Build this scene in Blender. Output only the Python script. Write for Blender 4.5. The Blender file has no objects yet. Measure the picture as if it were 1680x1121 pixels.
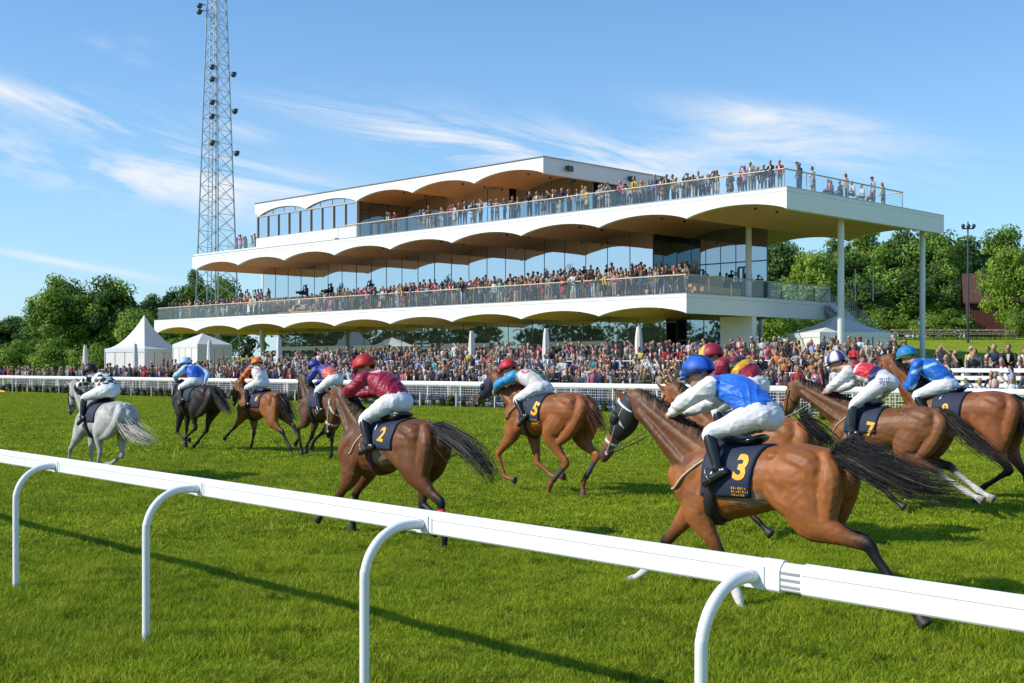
import bpy, math, random
import numpy as np
from mathutils import Vector, Matrix
from mathutils.bvhtree import BVHTree
from mathutils.kdtree import KDTree
R = math.radians
rng = np.random.default_rng(7)
random.seed(7)
SC = bpy.context.scene
COL = SC.collection
CC = math.sqrt(0.5)
FPX, U0, V0, CAMH = 2040.0, 840.0, 600.0, 2.1
V3 = lambda *a: np.array(a, float)

# ---------------------------------------------------------------- frames
# s runs along the course (left and away), t runs across it towards the stand
def W(s, t, z=0.0): return Vector(((t - s) * CC, (t + s) * CC, z))
def st_of(x, y): return ((y - x) * CC, (x + y) * CC)
def px_t(u, v, t):
    k = (u - U0) / FPX; Y = t / CC / (1 + k)
    return (Y - k * Y) * CC, CAMH - (v - V0) / FPX * Y
def uv_of(p):
    return U0 + FPX * p[0] / p[1], V0 - (p[2] - CAMH) / p[1] * FPX
def sm(x, a, b):
    k = min(1, max(0, (x - a) / (b - a))); return k * k * (3 - 2 * k)
def terrain(x, y):
    s, t = st_of(x, y)
    z = sm(t, 45, 60) * (1.9 - 1.1 * sm(s, 70, 95))
    z = max(z, 1.1 * sm(t, 41.9, 46.8) * sm(-s, -29, -25.5))
    z += 2.9 * sm(y, 80, 118) * sm(x, 16, 30)
    z += 3.0 * sm(y, 120, 260)
    return z

# ---------------------------------------------------------------- object bookkeeping
def thing(name, label, cat, loc=(0, 0, 0), rotz=0.0, group=None):
    o = bpy.data.objects.new(name, None); COL.objects.link(o)
    o.empty_display_size = 0.3
    o.location = loc; o.rotation_euler = (0, 0, rotz)
    return tag(o, label, cat, group)
def tag(o, label, cat, group=None):
    o['label'] = label; o['category'] = cat
    if group: o['group'] = group
    return o

class MB:
    """collects geometry and links it as ONE mesh object"""
    def __init__(s): s.v = []; s.q = []; s.t = []; s.c = []; s.n = 0; s.qm = []; s.tm = []
    def add(s, v, q=None, t=None, col=None, mi=0):
        v = np.asarray(v, float).reshape(-1, 3); s.v.append(v)
        if q is not None and len(q):
            q = np.asarray(q, int).reshape(-1, 4); s.q.append(q + s.n); s.qm.append(np.full(len(q), mi))
        if t is not None and len(t):
            t = np.asarray(t, int).reshape(-1, 3); s.t.append(t + s.n); s.tm.append(np.full(len(t), mi))
        if col is None: col = (1, 1, 1)
        col = np.asarray(col, float)
        if col.ndim == 1: col = np.tile(col[:3], (len(v), 1))
        s.c.append(col); s.n += len(v); return s
    def box(s, a, b, col=None, M=None, mi=0):
        (x0, y0, z0), (x1, y1, z1) = a, b
        v = np.array([(x0,y0,z0),(x1,y0,z0),(x1,y1,z0),(x0,y1,z0),(x0,y0,z1),(x1,y0,z1),(x1,y1,z1),(x0,y1,z1)], float)
        if M is not None: v = v @ np.array(M.to_3x3()).T + np.array(M.translation)
        return s.add(v, [(0,3,2,1),(4,5,6,7),(0,1,5,4),(1,2,6,5),(2,3,7,6),(3,0,4,7)], col=col, mi=mi)
    def bar(s, p, q, w, col=None, n=6, w2=None, mi=0):
        return s.tube([p, q], [w, w2 or w], n=n, sub=1, col=col, cap=0, mi=mi)
    def tube(s, P, A, B=None, n=12, sub=4, lat=None, cap=1, col=None, mi=0):
        v, q, t = tube(P, A, B, n, sub, lat, cap); return s.add(v, q, t, col, mi)
    def ell(s, c, r, M=None, n=12, m=8, col=None, mi=0):
        v, q, t = ellipsoid(c, r, M, n, m); return s.add(v, q, t, col, mi)
    def poly(s, pts, d, col=None, mi=0):
        """closed outline pts (3d) extruded by vector d; convex or fan-safe outline"""
        pts = np.asarray(pts, float); k = len(pts); d = np.asarray(d, float)
        c0 = pts.mean(0)
        v = np.vstack([pts, pts + d, [c0], [c0 + d]])
        q = [(i, (i + 1) % k, k + (i + 1) % k, k + i) for i in range(k)]
        t = [((i + 1) % k, i, 2 * k) for i in range(k)] + [(k + i, k + (i + 1) % k, 2 * k + 1) for i in range(k)]
        return s.add(v, q, t, col, mi)
    def arrays(s):
        v = np.vstack(s.v); c = np.vstack(s.c)
        q = np.vstack(s.q) if s.q else np.zeros((0, 4), int)
        t = np.vstack(s.t) if s.t else np.zeros((0, 3), int)
        return v, q, t, c
    def build(s, name, mats, parent=None, smooth=False, loc=None):
        v, q, t, c = s.arrays()
        mi = np.concatenate(s.qm + s.tm) if (s.qm or s.tm) else None
        return mesh_obj(name, v, q, t, c, mats, parent, smooth, mi, loc)

def mesh_data(name, v, q, t, c=None, mats=(), smooth=False, mi=None):
    me = bpy.data.meshes.new(name)
    nq, nt = len(q), len(t)
    me.vertices.add(len(v)); me.vertices.foreach_set('co', np.asarray(v, np.float32).ravel())
    me.loops.add(nq * 4 + nt * 3)
    me.loops.foreach_set('vertex_index', np.concatenate([np.asarray(q).ravel(), np.asarray(t).ravel()]).astype(np.int32))
    me.polygons.add(nq + nt)
    me.polygons.foreach_set('loop_start', np.concatenate([np.arange(nq) * 4, nq * 4 + np.arange(nt) * 3]).astype(np.int32))
    me.polygons.foreach_set('use_smooth', np.full(nq + nt, bool(smooth)))
    if mi is not None: me.polygons.foreach_set('material_index', np.asarray(mi, np.int32))
    if c is not None:
        a = me.attributes.new('Col', 'FLOAT_COLOR', 'POINT')
        a.data.foreach_set('color', np.hstack([c, np.ones((len(c), 1))]).astype(np.float32).ravel())
    me.update(calc_edges=True); me.validate()
    for m in (mats if isinstance(mats, (list, tuple)) else [mats]): me.materials.append(m)
    return me
def mesh_obj(name, v, q, t, c, mats, parent=None, smooth=False, mi=None, loc=None):
    o = bpy.data.objects.new(name, mesh_data(name, v, q, t, c, mats, smooth, mi)); COL.objects.link(o)
    if parent is not None: o.parent = parent
    if loc is not None: o.location = loc
    return o

def catmull(P, sub):
    P = np.asarray(P, float)
    if sub <= 1 or len(P) < 3: 
        if sub <= 1: return P
        k = np.linspace(0, 1, sub + 1)[:, None]; return P[0] * (1 - k) + P[-1] * k
    E = np.vstack([2 * P[0] - P[1], P, 2 * P[-1] - P[-2]]); out = []
    for i in range(1, len(E) - 2):
        a, b, c, d = E[i - 1], E[i], E[i + 1], E[i + 2]
        for j in range(sub):
            x = j / sub
            out.append(.5 * (2 * b + (c - a) * x + (2 * a - 5 * b + 4 * c - d) * x * x + (3 * b - a - 3 * c + d) * x ** 3))
    out.append(P[-1]); return np.array(out)
def nrm(a): a = np.asarray(a, float); return a / (np.linalg.norm(a, axis=-1, keepdims=True) + 1e-12)
def tube(P, A, B=None, n=12, sub=4, lat=None, cap=1):
    P = np.asarray(P, float); A = np.full(len(P), A, float) if np.isscalar(A) else np.asarray(A, float)
    B = A if B is None else (np.full(len(P), B, float) if np.isscalar(B) else np.asarray(B, float))
    D = catmull(np.hstack([P, A[:, None], B[:, None]]), sub)
    P, A, B = D[:, :3], np.maximum(D[:, 3], 1e-4), np.maximum(D[:, 4], 1e-4)
    T = nrm(np.gradient(P, axis=0)) if len(P) > 2 else np.tile(nrm(P[1] - P[0]), (2, 1))
    if lat is None:
        lat = V3(0, 1, 0)
        if abs(T[:, 1]).max() > .9: lat = V3(1, 0, 0) if abs(T[:, 0]).max() < .9 else nrm(np.cross(T[0], V3(0, 0, 1)) + V3(1e-3, 0, 0))
    L = nrm(lat - T * (T @ lat)[:, None]); N = np.cross(T, L)
    if cap:
        e0, e1 = min(A[0], B[0]), min(A[-1], B[-1]); pre, post = [], []
        for f in (.9, .5):
            g = math.sqrt(1 - f * f); pre.append((P[0] - T[0] * f * e0, A[0] * g, B[0] * g))
        for f in (.5, .9):
            g = math.sqrt(1 - f * f); post.append((P[-1] + T[-1] * f * e1, A[-1] * g, B[-1] * g))
        tip0, tip1 = P[0] - T[0] * e0, P[-1] + T[-1] * e1
        P = np.vstack([[x[0] for x in pre], P, [x[0] for x in post]])
        A = np.concatenate([[x[1] for x in pre], A, [x[1] for x in post]]); B = np.concatenate([[x[2] for x in pre], B, [x[2] for x in post]])
        L = np.vstack([L[:1], L[:1], L, L[-1:], L[-1:]]); N = np.vstack([N[:1], N[:1], N, N[-1:], N[-1:]])
    else: tip0, tip1 = P[0], P[-1]
    m = len(P); th = np.arange(n) * 2 * math.pi / n
    v = P[:, None] + (A[:, None] * np.cos(th))[..., None] * L[:, None] + (B[:, None] * np.sin(th))[..., None] * N[:, None]
    v = np.vstack([v.reshape(-1, 3), [tip0], [tip1]])
    i = np.arange(m - 1)[:, None] * n; j = np.arange(n)[None]; j2 = (j + 1) % n
    q = np.stack([i + j, i + j2, i + n + j2, i + n + j], -1).reshape(-1, 4)
    j = np.arange(n); j2 = (j + 1) % n; b = (m - 1) * n
    t = np.vstack([np.stack([j2, j, np.full(n, m * n)], -1), np.stack([b + j, b + j2, np.full(n, m * n + 1)], -1)])
    return v, q, t
def ellipsoid(c, r, M=None, n=12, m=8):
    th = np.arange(n) * 2 * math.pi / n; ph = np.linspace(0, math.pi, m + 1)[1:-1]
    v = np.stack([np.sin(ph)[:, None] * np.cos(th), np.sin(ph)[:, None] * np.sin(th), np.cos(ph)[:, None] + 0 * th], -1).reshape(-1, 3)
    v = np.vstack([v, [(0, 0, 1)], [(0, 0, -1)]]) * np.asarray(r, float)
    if M is not None: v = v @ np.asarray(M, float).T
    v = v + np.asarray(c, float); k = m - 1
    i = np.arange(k - 1)[:, None] * n; j = np.arange(n)[None]; j2 = (j + 1) % n
    q = np.stack([i + j, i + n + j, i + n + j2, i + j2], -1).reshape(-1, 4)
    j = np.arange(n); j2 = (j + 1) % n; b = (k - 1) * n
    t = np.vstack([np.stack([j, j2, np.full(n, k * n)], -1), np.stack([b + j2, b + j, np.full(n, k * n + 1)], -1)])
    return v, q, t

def remesh(mb, voxel, smooth=6, lam=.5):
    """union of the closed pieces in mb as one continuous skin -> v, q, t, edges"""
    o = mb.build('tmp_skin', []); md = o.modifiers.new('r', 'REMESH'); md.mode = 'VOXEL'; md.voxel_size = voxel; md.use_smooth_shade = True
    dg = bpy.context.evaluated_depsgraph_get(); ev = o.evaluated_get(dg); me = ev.to_mesh()
    v = np.zeros(len(me.vertices) * 3); me.vertices.foreach_get('co', v); v = v.reshape(-1, 3)
    e = np.zeros(len(me.edges) * 2, int); me.edges.foreach_get('vertices', e); e = e.reshape(-1, 2)
    lt = np.zeros(len(me.polygons), int); ls = lt.copy(); me.polygons.foreach_get('loop_total', lt); me.polygons.foreach_get('loop_start', ls)
    li = np.zeros(len(me.loops), int); me.loops.foreach_get('vertex_index', li)
    q = li[ls[lt == 4][:, None] + np.arange(4)]; t = li[ls[lt == 3][:, None] + np.arange(3)]
    ev.to_mesh_clear(); m0 = o.data; bpy.data.objects.remove(o); bpy.data.meshes.remove(m0)
    deg = np.bincount(e.ravel(), minlength=len(v))[:, None].clip(1)
    for _ in range(smooth):
        s = np.zeros_like(v)
        for k in range(3):
            s[:, k] = np.bincount(e[:, 0], v[e[:, 1], k], len(v)) + np.bincount(e[:, 1], v[e[:, 0], k], len(v))
        v = v + lam * (s / deg - v)
    return v, q, t
def bvh_of(v, q, t):
    return BVHTree.FromPolygons([tuple(x) for x in v], [tuple(int(i) for i in f) for f in q] + [tuple(int(i) for i in f) for f in t])

# ---------------------------------------------------------------- materials
def nodes_of(m):
    m.use_nodes = True; nt = m.node_tree; return nt, nt.nodes, nt.links, nt.nodes['Principled BSDF']
def N(nt, kind, **kw):
    n = nt.nodes.new(kind)
    for k, val in kw.items():
        if k.startswith('i_'):
            n.inputs[k[2:].replace('_', ' ')].default_value = val
        else: setattr(n, k, val)
    return n
def mat(name, col=(.8, .8, .8), rough=.5, metal=0.0, spec=.5, nscale=None, namt=.15, bump=None, vcol=False, coat=0, sheen=0, coords='Object', trans=0.0):
    m = bpy.data.materials.new(name); nt, ns, L, b = nodes_of(m)
    b.inputs['Roughness'].default_value = rough; b.inputs['Metallic'].default_value = metal
    b.inputs['Specular IOR Level'].default_value = spec
    if coat: b.inputs['Coat Weight'].default_value = coat; b.inputs['Coat Roughness'].default_value = .12
    if sheen: b.inputs['Sheen Weight'].default_value = sheen; b.inputs['Sheen Roughness'].default_value = .4
    tc = N(nt, 'ShaderNodeTexCoord')
    src = None
    if vcol:
        at = N(nt, 'ShaderNodeAttribute', attribute_name='Col'); src = at.outputs['Color']
    else: b.inputs['Base Color'].default_value = (*col, 1)
    if nscale:
        no = N(nt, 'ShaderNodeTexNoise', i_Scale=nscale, i_Detail=5.0, i_Roughness=.6); L.new(tc.outputs[coords], no.inputs['Vector'])
        mr = N(nt, 'ShaderNodeMapRange'); mr.inputs[1].default_value = .25; mr.inputs[2].default_value = .75; mr.inputs[3].default_value = 1 - namt; mr.inputs[4].default_value = 1 + namt
        L.new(no.outputs['Fac'], mr.inputs[0])
        mx = N(nt, 'ShaderNodeVectorMath', operation='SCALE')
        if src: L.new(src, mx.inputs[0])
        else: mx.inputs[0].default_value = col
        L.new(mr.outputs[0], mx.inputs['Scale']); src = mx.outputs[0]
    if src: L.new(src, b.inputs['Base Color'])
    if bump:
        no = N(nt, 'ShaderNodeTexNoise', i_Scale=bump[0], i_Detail=4.0); L.new(tc.outputs[coords], no.inputs['Vector'])
        if len(bump) > 3:
            mp = N(nt, 'ShaderNodeMapping'); mp.inputs['Scale'].default_value = bump[3]; L.new(tc.outputs[coords], mp.inputs['Vector']); L.new(mp.outputs[0], no.inputs['Vector'])
        bn = N(nt, 'ShaderNodeBump', i_Strength=bump[1], i_Distance=bump[2] if len(bump) > 2 else .02); L.new(no.outputs['Fac'], bn.inputs['Height']); L.new(bn.outputs[0], b.inputs['Normal'])
    if trans:
        tr = N(nt, 'ShaderNodeBsdfTranslucent'); mxs = N(nt, 'ShaderNodeMixShader', i_Fac=trans)
        if src: L.new(src, tr.inputs['Color'])
        else: tr.inputs['Color'].default_value = (*col, 1)
        L.new(b.outputs[0], mxs.inputs[1]); L.new(tr.outputs[0], mxs.inputs[2]); L.new(mxs.outputs[0], ns['Material Output'].inputs[0])
    return m
def mat_glass_clear(name, tint=(.95, .975, .975), gl=.12, haze=.0):
    m = bpy.data.materials.new(name); nt, ns, L, b = nodes_of(m); ns.remove(b)
    tr = N(nt, 'ShaderNodeBsdfTransparent'); tr.inputs[0].default_value = (*tint, 1)
    g = N(nt, 'ShaderNodeBsdfGlossy', i_Roughness=.02); d = N(nt, 'ShaderNodeBsdfDiffuse'); d.inputs[0].default_value = (.7, .78, .8, 1)
    fr = N(nt, 'ShaderNodeLayerWeight', i_Blend=.5); pw = N(nt, 'ShaderNodeMath', operation='POWER'); pw.inputs[1].default_value = 4.0; L.new(fr.outputs['Facing'], pw.inputs[0])
    mr = N(nt, 'ShaderNodeMath', operation='MULTIPLY_ADD'); mr.inputs[1].default_value = .7; mr.inputs[2].default_value = gl
    L.new(pw.outputs[0], mr.inputs[0])
    a = N(nt, 'ShaderNodeMixShader', i_Fac=haze); L.new(tr.outputs[0], a.inputs[1]); L.new(d.outputs[0], a.inputs[2])
    c = N(nt, 'ShaderNodeMixShader'); L.new(mr.outputs[0], c.inputs[0]); L.new(a.outputs[0], c.inputs[1]); L.new(g.outputs[0], c.inputs[2])
    L.new(c.outputs[0], ns['Material Output'].inputs[0]); return m
def mat_glass_facade(name, dark=(.03, .04, .045), f=.6, tint=(.92, .95, 1)):
    m = bpy.data.materials.new(name); nt, ns, L, b = nodes_of(m); ns.remove(b)
    g = N(nt, 'ShaderNodeBsdfGlossy', i_Roughness=.015); g.inputs[0].default_value = (*tint, 1)
    d = N(nt, 'ShaderNodeBsdfDiffuse'); d.inputs[0].default_value = (*dark, 1)
    tc = N(nt, 'ShaderNodeTexCoord'); no = N(nt, 'ShaderNodeTexNoise', i_Scale=.6, i_Detail=1.0); L.new(tc.outputs['Object'], no.inputs['Vector'])
    bn = N(nt, 'ShaderNodeBump', i_Strength=.03, i_Distance=.1); L.new(no.outputs['Fac'], bn.inputs['Height']); L.new(bn.outputs[0], g.inputs['Normal'])
    c = N(nt, 'ShaderNodeMixShader', i_Fac=f); L.new(d.outputs[0], c.inputs[1]); L.new(g.outputs[0], c.inputs[2])
    L.new(c.outputs[0], ns['Material Output'].inputs[0]); return m

M = {}
def weathered(name, col, rough):
    m = mat(name, col, rough, nscale=4, namt=.035); nt, ns, L, bs = nodes_of(m); tc = N(nt, 'ShaderNodeTexCoord'); src = bs.inputs['Base Color'].links[0].from_socket
    for sc, lo, hi, f, dc in ((26, .66, .74, .55, (.30, .29, .22)), (3.0, .55, .8, .28, (.50, .50, .42))):
        n = N(nt, 'ShaderNodeTexNoise', i_Scale=sc, i_Detail=6.0, i_Roughness=.7); L.new(tc.outputs['Object'], n.inputs['Vector']); r_ = N(nt, 'ShaderNodeMapRange'); r_.inputs[1].default_value = lo; r_.inputs[2].default_value = hi; r_.inputs[4].default_value = f; L.new(n.outputs['Fac'], r_.inputs[0])
        x = N(nt, 'ShaderNodeMix', data_type='RGBA'); L.new(r_.outputs[0], x.inputs[0]); L.new(src, x.inputs[6]); x.inputs[7].default_value = (*dc, 1); src = x.outputs[2]
    L.new(src, bs.inputs['Base Color']); return m
M['white_paint'] = weathered('white_paint', (.80, .81, .82), .32)
M['rail_white'] = weathered('rail_white', (.82, .83, .84), .28)
M['facade_white'] = mat('facade_white', (.81, .81, .81), .55, nscale=.6, namt=.03)
M['wood_soffit'] = mat('wood_soffit', (.74, .42, .21), .5, nscale=6, namt=.16)
M['wood_deck'] = mat('wood_deck', (.46, .27, .13), .55, nscale=4, namt=.15)
M['wood_pale'] = mat('wood_pale', (.60, .47, .32), .5, nscale=4, namt=.1)
M['mullion'] = mat('mullion', (.05, .055, .06), .4)
M['mullion_glass'] = mat('mullion_glass', (.13, .14, .155), .35, metal=.3)
M['frame_grey'] = mat('frame_grey', (.42, .42, .38), .5)
M['steel'] = mat('steel', (.36, .39, .42), .42, metal=.7, nscale=2, namt=.1)
M['column'] = mat('column', (.72, .73, .74), .4, nscale=2, namt=.03)
M['concrete'] = mat('concrete', (.30, .29, .27), .8, nscale=1.2, namt=.15, bump=(20, .2))
M['asphalt'] = mat('asphalt', (.09, .09, .09), .85, nscale=2, namt=.2)
M['black'] = mat('black', (.012, .012, .013), .4)
M['dark_leather'] = mat('dark_leather', (.014, .013, .013), .28, coat=.3)
M['navy_cloth'] = mat('navy_cloth', (.012, .022, .055), .75, nscale=30, namt=.2, bump=(40, .2, .005))
M['yellow'] = mat('yellow', (.85, .42, .02), .6, nscale=18, namt=.06)
M['white_strap'] = mat('white_strap', (.70, .66, .60), .6)
M['tan_strap'] = mat('tan_strap', (.42, .33, .23), .6)
M['tent_white'] = mat('tent_white', (.80, .81, .82), .6, nscale=1.5, namt=.03, trans=.15)
M['canvas'] = mat('canvas', (.74, .72, .67), .75, nscale=3, namt=.08)
M['barn_red'] = mat('barn_red', (.075, .016, .012), .8, nscale=2, namt=.25, bump=(6, .5, .05, (8, 8, .3)))  # dark red timber, base colour darkened further to stand in for tree shade
M['barn_roof'] = mat('barn_roof', (.085, .038, .026), .8, nscale=1.5, namt=.25, bump=(5, .5, .05))  # brown-red tiles, shade of the trees put into the base colour
M['coat'] = mat('horse_coat', vcol=True, rough=.5, spec=.28, nscale=5, namt=.26, bump=(55, .22, .006, (1, 1.2, .3)))
M['hair'] = mat('horse_hair', vcol=True, rough=.55, spec=.3, nscale=30, namt=.2)
M['skin'] = mat('skin', vcol=True, rough=.55, nscale=15, namt=.05)
M['silk'] = mat('silk', vcol=True, rough=.47, spec=.4, nscale=14, namt=.06, sheen=.1, bump=(7, .7, .035, (1, .6, 2.2)))
M['breeches'] = mat('breeches', vcol=True, rough=.65, nscale=10, namt=.04, bump=(8, .45, .03, (1, .7, 2)))
M['vest'] = mat('vest', vcol=True, rough=.6)
M['helmet'] = mat('helmet', vcol=True, rough=.5, spec=.35, bump=(16, .5, .012))
M['hoofwrap'] = mat('bandage', vcol=True, rough=.8, nscale=40, namt=.1)
M['people'] = mat('people', vcol=True, rough=.75, nscale=9, namt=.14)
M['bark'] = mat('bark', (.075, .055, .04), .9, nscale=3, namt=.3, bump=(8, .6, .05))
M['leaf'] = mat('leaf', vcol=True, rough=.6, spec=.3, trans=.36)
M['glass_clear'] = mat_glass_clear('glass_clear', gl=.03, haze=.025)
M['glass_upper'] = mat_glass_facade('glass_upper', (.10, .105, .12), f=.66, tint=(.88, .88, .93))
M['glass_low'] = mat_glass_facade('glass_low', (.12, .135, .13), f=.45, tint=(.85, .95, .95))
M['glass_side'] = mat_glass_facade('glass_side', (.02, .035, .045), f=.38, tint=(.75, .9, 1))
# ================================================================ horses and jockeys
Z1, Z2, Z3, Z4 = (0, 560, 4.0), (270, 570, 5.25), (460, 570, 3.397), (760, 570, 4.311)
Z5, Z6, Z7 = (960, 560, 2.1556), (960, 560, 4.153), (1260, 550, 3.5024)
TRUNK = [(-.90, 1.27, .11, .15), (-.78, 1.28, .215, .235), (-.62, 1.27, .27, .285), (-.45, 1.275, .285, .295), (-.25, 1.27, .262, .275),
         (0, 1.235, .275, .305), (.25, 1.205, .268, .34), (.46, 1.205, .235, .36), (.64, 1.20, .20, .31), (.78, 1.21, .15, .22), (.85, 1.22, .09, .13)]
def lerp(a, b, x): return np.asarray(a, float) * (1 - x) + np.asarray(b, float) * x
class Fig: pass
def tracer(sp):
    z, t0, s0 = sp['zoom'], sp['t0'], sp.get('s0', 0)
    def tr(p, yoff=0.0):
        if p[0] == 'L': return V3(p[1], yoff, p[2])
        s, zz = px_t(z[0] + p[0] / z[2], z[1] + p[1] / z[2], t0 - yoff)
        return V3(s - s0, yoff, zz)
    return tr
def chain(root, pts, lens, slack=.16):
    out = [np.asarray(root, float)]
    for p, l in zip(pts, lens):
        d = p - out[-1]; y = d[1]; n = np.linalg.norm(d)
        out.append(out[-1] + d / n * min(max(n, l * (1 - slack)), l * (1 + slack)))
        out[-1][1] = p[1]
    return out
def near_col(v, sp, sc, k=3):
    out = np.zeros_like(v)
    for i in range(0, len(v), 4000):
        d = ((v[i:i + 4000, None] - sp[None]) ** 2).sum(-1); ix = np.argpartition(d, k, axis=1)[:, :k]
        w = 1 / (np.take_along_axis(d, ix, 1) + 1e-5); w /= w.sum(1, keepdims=True)
        out[i:i + 4000] = (sc[ix] * w[..., None]).sum(1)
    return out
def shell(mb, grid, nor, o1, o0, col=None, closed=False):
    """grid (a,b,3) thickened between offsets o0 (inside) and o1 (outside)"""
    a, b = grid.shape[:2]; v = np.vstack([(grid + nor * o1).reshape(-1, 3), (grid + nor * o0).reshape(-1, 3)]); n = a * b; q = []
    ia = range(a if closed else a - 1)
    for i in ia:
        i2 = (i + 1) % a
        for j in range(b - 1):
            f = [i * b + j, i2 * b + j, i2 * b + j + 1, i * b + j + 1]; q.append(f); q.append([x + n for x in f[::-1]])
    def rim(x, y): q.append([x, y, y + n, x + n])
    for i in ia:
        i2 = (i + 1) % a; rim(i2 * b, i * b); rim(i * b + b - 1, i2 * b + b - 1)
    if not closed:
        for j in range(b - 1): rim(j, j + 1); rim((a - 1) * b + j + 1, (a - 1) * b + j)
    mb.add(v, q, None, col)
def cast(bv, o, d, far):
    h = bv.ray_cast(Vector(o), Vector(d), far)
    return (None, None) if h[0] is None else (np.array(h[0]), np.array(h[1]) * (1 if h[1].dot(Vector(d)) < 0 else -1))
def ring(mb, bv, c, ax, w, off=.012, r=.5, a0=0, a1=360, n=28, col=None, up=None, bv2=None):
    ax = nrm(ax); lat = V3(0, 1, 0); up = np.cross(ax, lat); rows, nr = [], []
    full = a1 - a0 >= 360
    for i in range(n):
        th = R(a0 + (a1 - a0) * i / (n if full else n - 1)); d = lat * math.cos(th) + up * math.sin(th); rr, rn = [], []
        for e in (-.5, 0, .5):
            cc = c + ax * e * w; h, nn = cast(bv, cc + d * r, -d, r)
            if bv2 is not None:
                g_, _n = cast(bv2, cc + d * r, -d, r)
                if g_ is not None: h = g_ if h is None else cc + d * min(np.linalg.norm(h - cc), np.linalg.norm(g_ - cc) + .035)
            if h is None: h = rows[-1][len(rr)] if rows else cc + d * .1
            rr.append(h); rn.append(d)
        rows.append(rr); nr.append(rn)
    shell(mb, np.array(rows), np.array(nr), off, -.004, col, full)
def strands(mb, roots, path_fn, n, col, r0=.006, seg=7, jit=.35):
    for i in range(n):
        P = path_fn(i); k = len(P); rad = np.linspace(1, .12, k) * r0
        c = np.asarray(col) * (1 + jit * (rng.random() - .5) * 2)
        mb.tube(P, rad, n=3, sub=2, cap=0, col=c)
def vnormals(v, q, t):
    n = np.zeros_like(v)
    for f in (q, t):
        if len(f):
            fn = np.cross(v[f[:, 1]] - v[f[:, 0]], v[f[:, 2]] - v[f[:, 0]])
            for i in range(f.shape[1]): np.add.at(n, f[:, i], fn)
    return nrm(n)
def folds(v, q, t, amp, freq, seed):
    """cloth folds: warped ridges pushed out along the normals"""
    r = np.random.default_rng(seed); n = vnormals(v, q, t); h = np.zeros(len(v))
    for i in range(5):
        d = nrm(r.normal(size=3) * V3(1, .7, 1)); e = nrm(r.normal(size=3)); f = freq * r.uniform(.6, 1.5)
        x = v @ d * f + 1.6 * np.sin(v @ e * f * .45 + r.random() * 6) + r.random() * 6
        m = .5 + .5 * np.sin(v @ nrm(r.normal(size=3)) * 9 + r.random() * 6)
        h += (1 - np.abs(np.sin(x))) ** 2 * m
    return v + n * ((h - h.mean()) * amp)[:, None]
HORSES = []
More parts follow.
